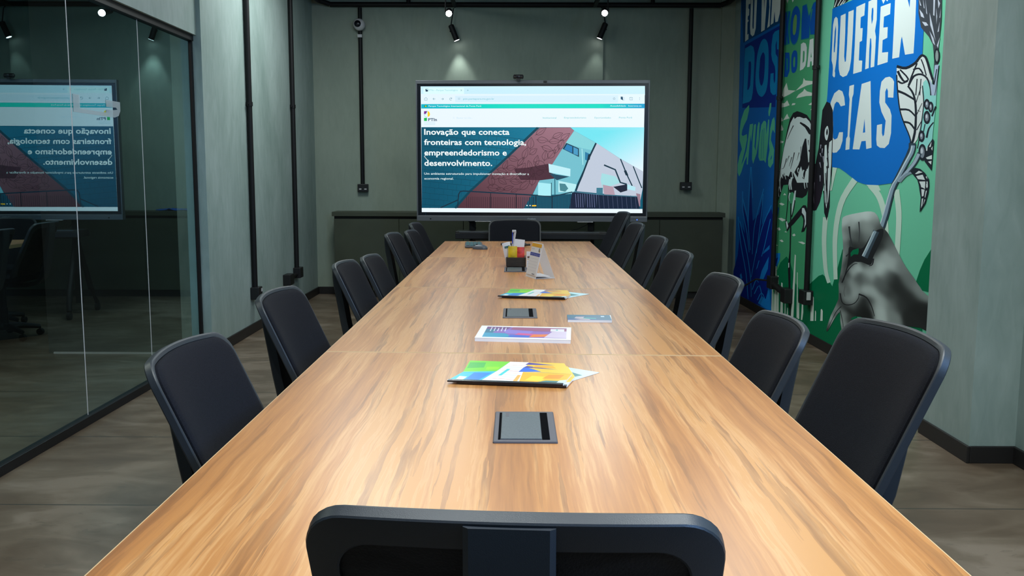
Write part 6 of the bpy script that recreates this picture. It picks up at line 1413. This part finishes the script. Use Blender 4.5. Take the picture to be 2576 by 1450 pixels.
# teal booklet
Q = [(.191, 3.342), (.353, 3.335), (.361, 3.462), (.195, 3.469)]; qc = (.275, 3.40); Qr = [(a-qc[0], b_-qc[1]) for a, b_ in Q]
bk = thing('booklet', 'small teal booklet lying alone on the right of the table', 'booklet', (qc[0], qc[1], TZ))
bm = bmesh.new(); prism(bm, Qr, 0, .0085); obj('pages', bm, 'paper_white', bk)
A = artq(Qr, .0086); mq([(0, 0), (1, 0), (1, 1), (0, 1)], (28, 98, 128)); mq([(0, .3), (.2, .3), (.7, .1), (1, .05), (1, 0), (0, 0)], (40, 80, 140)); mq([(.15, .2), (.3, .12), (.52, .1), (.5, .2), (.3, .3)], (240, 200, 195)); mq([(.16, .38), (.36, .40), (.4, .62), (.2, .6)], (225, 195, 200)); mq([(.3, .3), (.65, .2), (.66, .42), (.42, .5)], (40, 150, 150)); mq([(.78, .6), (.86, .6), (.86, .8), (.78, .8)], (200, 215, 225))
A.build('cover_print', 'print', bk)
# keyboard and mouse
kb = thing('keyboard', 'dark keyboard with teal keys near the far left table corner', 'keyboard', (-.322, 6.96, TZ), radians(3))
bm = bmesh.new(); prism(bm, [(-.066, -.20), (.066, -.20), (.066, .20), (-.066, .20)], .002, .016); obj('case', bm, 'keyboard_grey', kb, bevel=.004)
for i in range(14):
    for j in range(4):
        obj('key', bx(-.056+j*.0285, -.032+j*.0285, -.188+i*.0272, -.166+i*.0272, .016, .021), 'key_teal' if (i+j) % 5 else 'keyboard_grey', kb)
ms = thing('computer_mouse', 'black computer mouse with pale top in front of the keyboard', 'mouse', (-.262, 6.66, TZ), radians(70))
bm = bmesh.new(); lo = []
for k, (s, z) in enumerate(((1, 0), (1.02, .012), (.9, .022), (.6, .031), (.25, .034))): lo.append([Vector((x*s, y*s, z)) for x, y in rrect(.062, .112, .03, 6)])
skin(bm, lo, True, True); obj('shell', bm, 'keyboard_grey', ms, smooth=True)
obj('scroll_wheel', tb([(-.004, .025, .029), (.004, .025, .029)], .009, 12), 'rubber', ms); obj('button_seam', bx(-.0008, .0008, .02, .05, .026, .0305), 'rubber', ms)
# flat black remote and pen behind the sachet box
rm = thing('remote_control', 'flat black remote control with small white marks on the far table', 'remote', (-.02, 6.98, TZ+.0062), radians(-8))
obj('body', bx(-.095, .095, -.028, .028, 0, .016), 'black_plastic', rm, bevel=.005)
for k in range(5): obj('button', bx(-.06+k*.022, -.046+k*.022, -.006, .006, .016, .0185), 'white_plastic', rm)
pn = thing('marker_pen', 'blue marker pen lying beside the black remote', 'pen', (.075, 6.90, TZ+.008+.006), 0)
obj('barrel', tb([(-.05, 0, 0), (.03, .03, 0)], .008, 12), 'black_plastic', pn, smooth=True); obj('cap', tb([(-.06, -.004, 0), (-.02, .011, 0)], .0095, 12), 'blue_plastic', pn, smooth=True)
# sachet box with its contents
HX, HY = .0, 5.42
sb = thing('sachet_box', 'small dark wooden box holding colourful sachets on the third table', 'box', (HX, HY, TZ+.0062))
bm = bmesh.new()
for a in ((-.058, .058, -.075, -.067), (-.058, .058, .067, .075), (-.058, -.050, -.067, .067), (.050, .058, -.067, .067)): box(bm, *a, .005, .052)
obj('walls', bm, 'dark_wood', sb, bevel=.001); obj('base', bx(-.058, .058, -.075, .075, 0, .005), 'dark_wood', sb)
def sachet(label, m, x, y, z0, wd, ht, tilt, rz, printcol=None, roll=0, nm='sachet'):
    t = thing(nm, label, 'sachet', (HX+x, HY+y, TZ+.0062+z0), rz, 'sachets in the wooden box'); t.rotation_euler = (0, roll, rz)
    bm = bmesh.new(); n = 6; R = []
    for j in range(n+1):
        v = j/n; th = .0012+.007*sin(pi*min(1, max(0, (v-.06)/.88)))
        R.append([bm.verts.new((px_, -sin(tilt)*v*ht + py_*cos(tilt), cos(tilt)*v*ht + py_*sin(tilt))) for px_, py_ in ((-wd/2, 0), (-wd/4, -th), (0, -th*1.15), (wd/4, -th), (wd/2, 0), (wd/4, th), (0, th*1.15), (-wd/4, th))])
    for A_, B_ in zip(R, R[1:]):
        for k in range(8): bm.faces.new((A_[k], A_[(k+1) % 8], B_[(k+1) % 8], B_[k]))
    bm.faces.new(R[0]); bm.faces.new(R[-1]); obj('packet', bm, m, t, smooth=True)
    if printcol: obj('printed_band', bx(-wd*.32, wd*.32, -sin(tilt)*.8*ht-.0095, -sin(tilt)*.8*ht-.0085, cos(tilt)*.74*ht, cos(tilt)*.84*ht), printcol, t)
    return t
sachet('yellow sachet standing in the wooden box', 'yellow_foil', -.020, -.052, .012, .052, .105, .05, .05)
sachet('red and orange sachet standing right in the wooden box', 'red_foil', .026, -.050, .012, .046, .100, .02, -.08)
sachet('white sachet with teal band leaning left in the wooden box', 'paper_white', -.036, -.018, .016, .050, .125, .10, .30, 'key_teal', -.24)
sachet('large plain white sachet at the back of the wooden box', 'paper_white', .006, .012, .014, .066, .140, .02, -.12, None, .10)
sachet('yellow and blue paper scrap at the left end of the box', 'yellow_foil', -.046, .040, .012, .02, .095, .0, 1.2)
wk = thing('white_stick', 'tall white plastic stick standing up from the wooden box', 'stick', (HX-.012, HY-.005, TZ+.014), 0)
obj('shaft', tb([(-.012, .02, 0), (-.006, .02, .12), (.006, .02, .19)], [.007, .008, .007], 8), 'white_plastic', wk, smooth=True)
bm = bmesh.new(); box(bm, -.012, .012, .012, .028, .186, .200); obj('tip', bm, 'white_plastic', wk, bevel=.003); obj('clip', bx(-.012, -.007, .006, .012, .12, .186), 'blue_plastic', wk)
# white printed note lying behind the calendar
nt_ = thing('product_card', 'small white printed card standing between the box and the calendar', 'card', (.082, 5.30, TZ), radians(-8))
bm = bmesh.new(); box(bm, -.022, .030, 0, .003, 0, .098); obj('sheet', bm, 'paper_white', nt_)
A = Art((-.022, -.0004, 0), (.052, 0, 0), (0, 0, .098), (0, -1, 0), .00002)
for v0, v1, c in ((.60, .72, (120, 95, 85)), (.50, .54, (230, 190, 110)), (.38, .40, (150, 140, 180)), (.28, .30, (150, 140, 180)), (.2, .215, (150, 140, 180))): A.poly([[(.1, v0), (.9, v0), (.9, v1), (.1, v1)]], lin(c))
A.build('print', 'print', nt_)
bm = bmesh.new(); prism(bm, [(-.022, 0), (.03, 0), (.03, .05), (-.022, .05)], 0, .001); obj('foot', bm, 'paper_white', nt_)
# desk calendar: a leaning page face, a back face and a base
pa, pb, pc = Vector((.051, 4.89, 0)), Vector((.101, 4.74, 0)), Vector((.204, 4.775, 0))
dv = pb-pa; pd = pc-dv
ca = thing('desk_calendar', 'white tent shaped desk calendar with a yellow header', 'calendar', (.12, 4.82, TZ))
cc = Vector((.12, 4.82, 0)); a, b_, c_, d_ = (p-cc for p in (pa, pb, pc, pd)); top_b = (b_*.62+c_*.38)+Vector((0, 0, .182)); top_a = top_b-dv
def slab(bm, q, th):
    n = (q[1]-q[0]).cross(q[3]-q[0]).normalized()*th
    v = [bm.verts.new(p) for p in q]+[bm.verts.new(p+n) for p in q]
    for f in ((3, 2, 1, 0), (4, 5, 6, 7), (0, 1, 5, 4), (1, 2, 6, 5), (2, 3, 7, 6), (3, 0, 4, 7)): bm.faces.new([v[i] for i in f])
bm = bmesh.new(); slab(bm, [a, b_, top_b, top_a], -.0012); obj('front_panel', bm, 'paper_white', ca)
bm = bmesh.new(); slab(bm, [c_, d_, top_a, top_b], -.0012); obj('back_panel', bm, 'frosted_plastic', ca)['label'] = 'frosted back panel'
bm = bmesh.new(); z1 = Vector((0, 0, .001)); slab(bm, [a+z1, b_+z1, c_+z1, d_+z1], .0012); obj('base_panel', bm, 'paper_white', ca)
bm = bmesh.new(); lowc = Vector((0, 0, .012)); slab(bm, [b_*.96+c_*.04+lowc, b_*.25+c_*.75+lowc, (b_*.25+c_*.75)-dv+lowc, (b_*.96+c_*.04)-dv+lowc], .0015); obj('inner_flap', bm, 'paper_white', ca)
nrm = (b_-a).cross(top_a-a).normalized()
bm = bmesh.new()
pg0 = nrm*.0006
slab(bm, [a+(top_a-a)*.08+(b_-a)*.02+pg0, b_+(top_b-b_)*.08-(b_-a)*.02+pg0, b_+(top_b-b_)*.985-(b_-a)*.02+pg0, a+(top_a-a)*.985+(b_-a)*.02+pg0], .0016); obj('page_block', bm, 'paper_white', ca)
A = Art(a+nrm*.0026, b_-a, top_a-a, nrm, .00003)
def cq(x0, x1, y0, y1, c): A.poly([[(x0, y0), (x1, y0), (x1, y1), (x0, y1)]], lin(c))
cq(.03, .97, .88, .98, (250, 180, 20)); cq(.03, .97, .625, .715, (60, 70, 170)); A.text('D S T Q Q S S', .08, .65, .84, .035, lin((225, 225, 250)))
A.text('A.M', .08, .80, .25, .035, lin((150, 150, 165))); cq(.78, .84, .76, .86, (60, 60, 70)); cq(.85, .90, .74, .80, (225, 170, 40))
for r_ in range(5):
    for k in range(7): cq(.10+.117*k, .14+.117*k, .54-.085*r_, .555-.085*r_, (200, 202, 215))
cq(.60, .85, .11, .13, (120, 120, 140))
A.build('calendar_print', 'print', ca)
gs = thing('paper_slip', 'tiny teal slip lying right behind the calendar', 'slip', (.195, 5.62, TZ), .3)
obj('slip', bx(-.012, .012, -.006, .006, 0, .002), 'key_teal', gs)
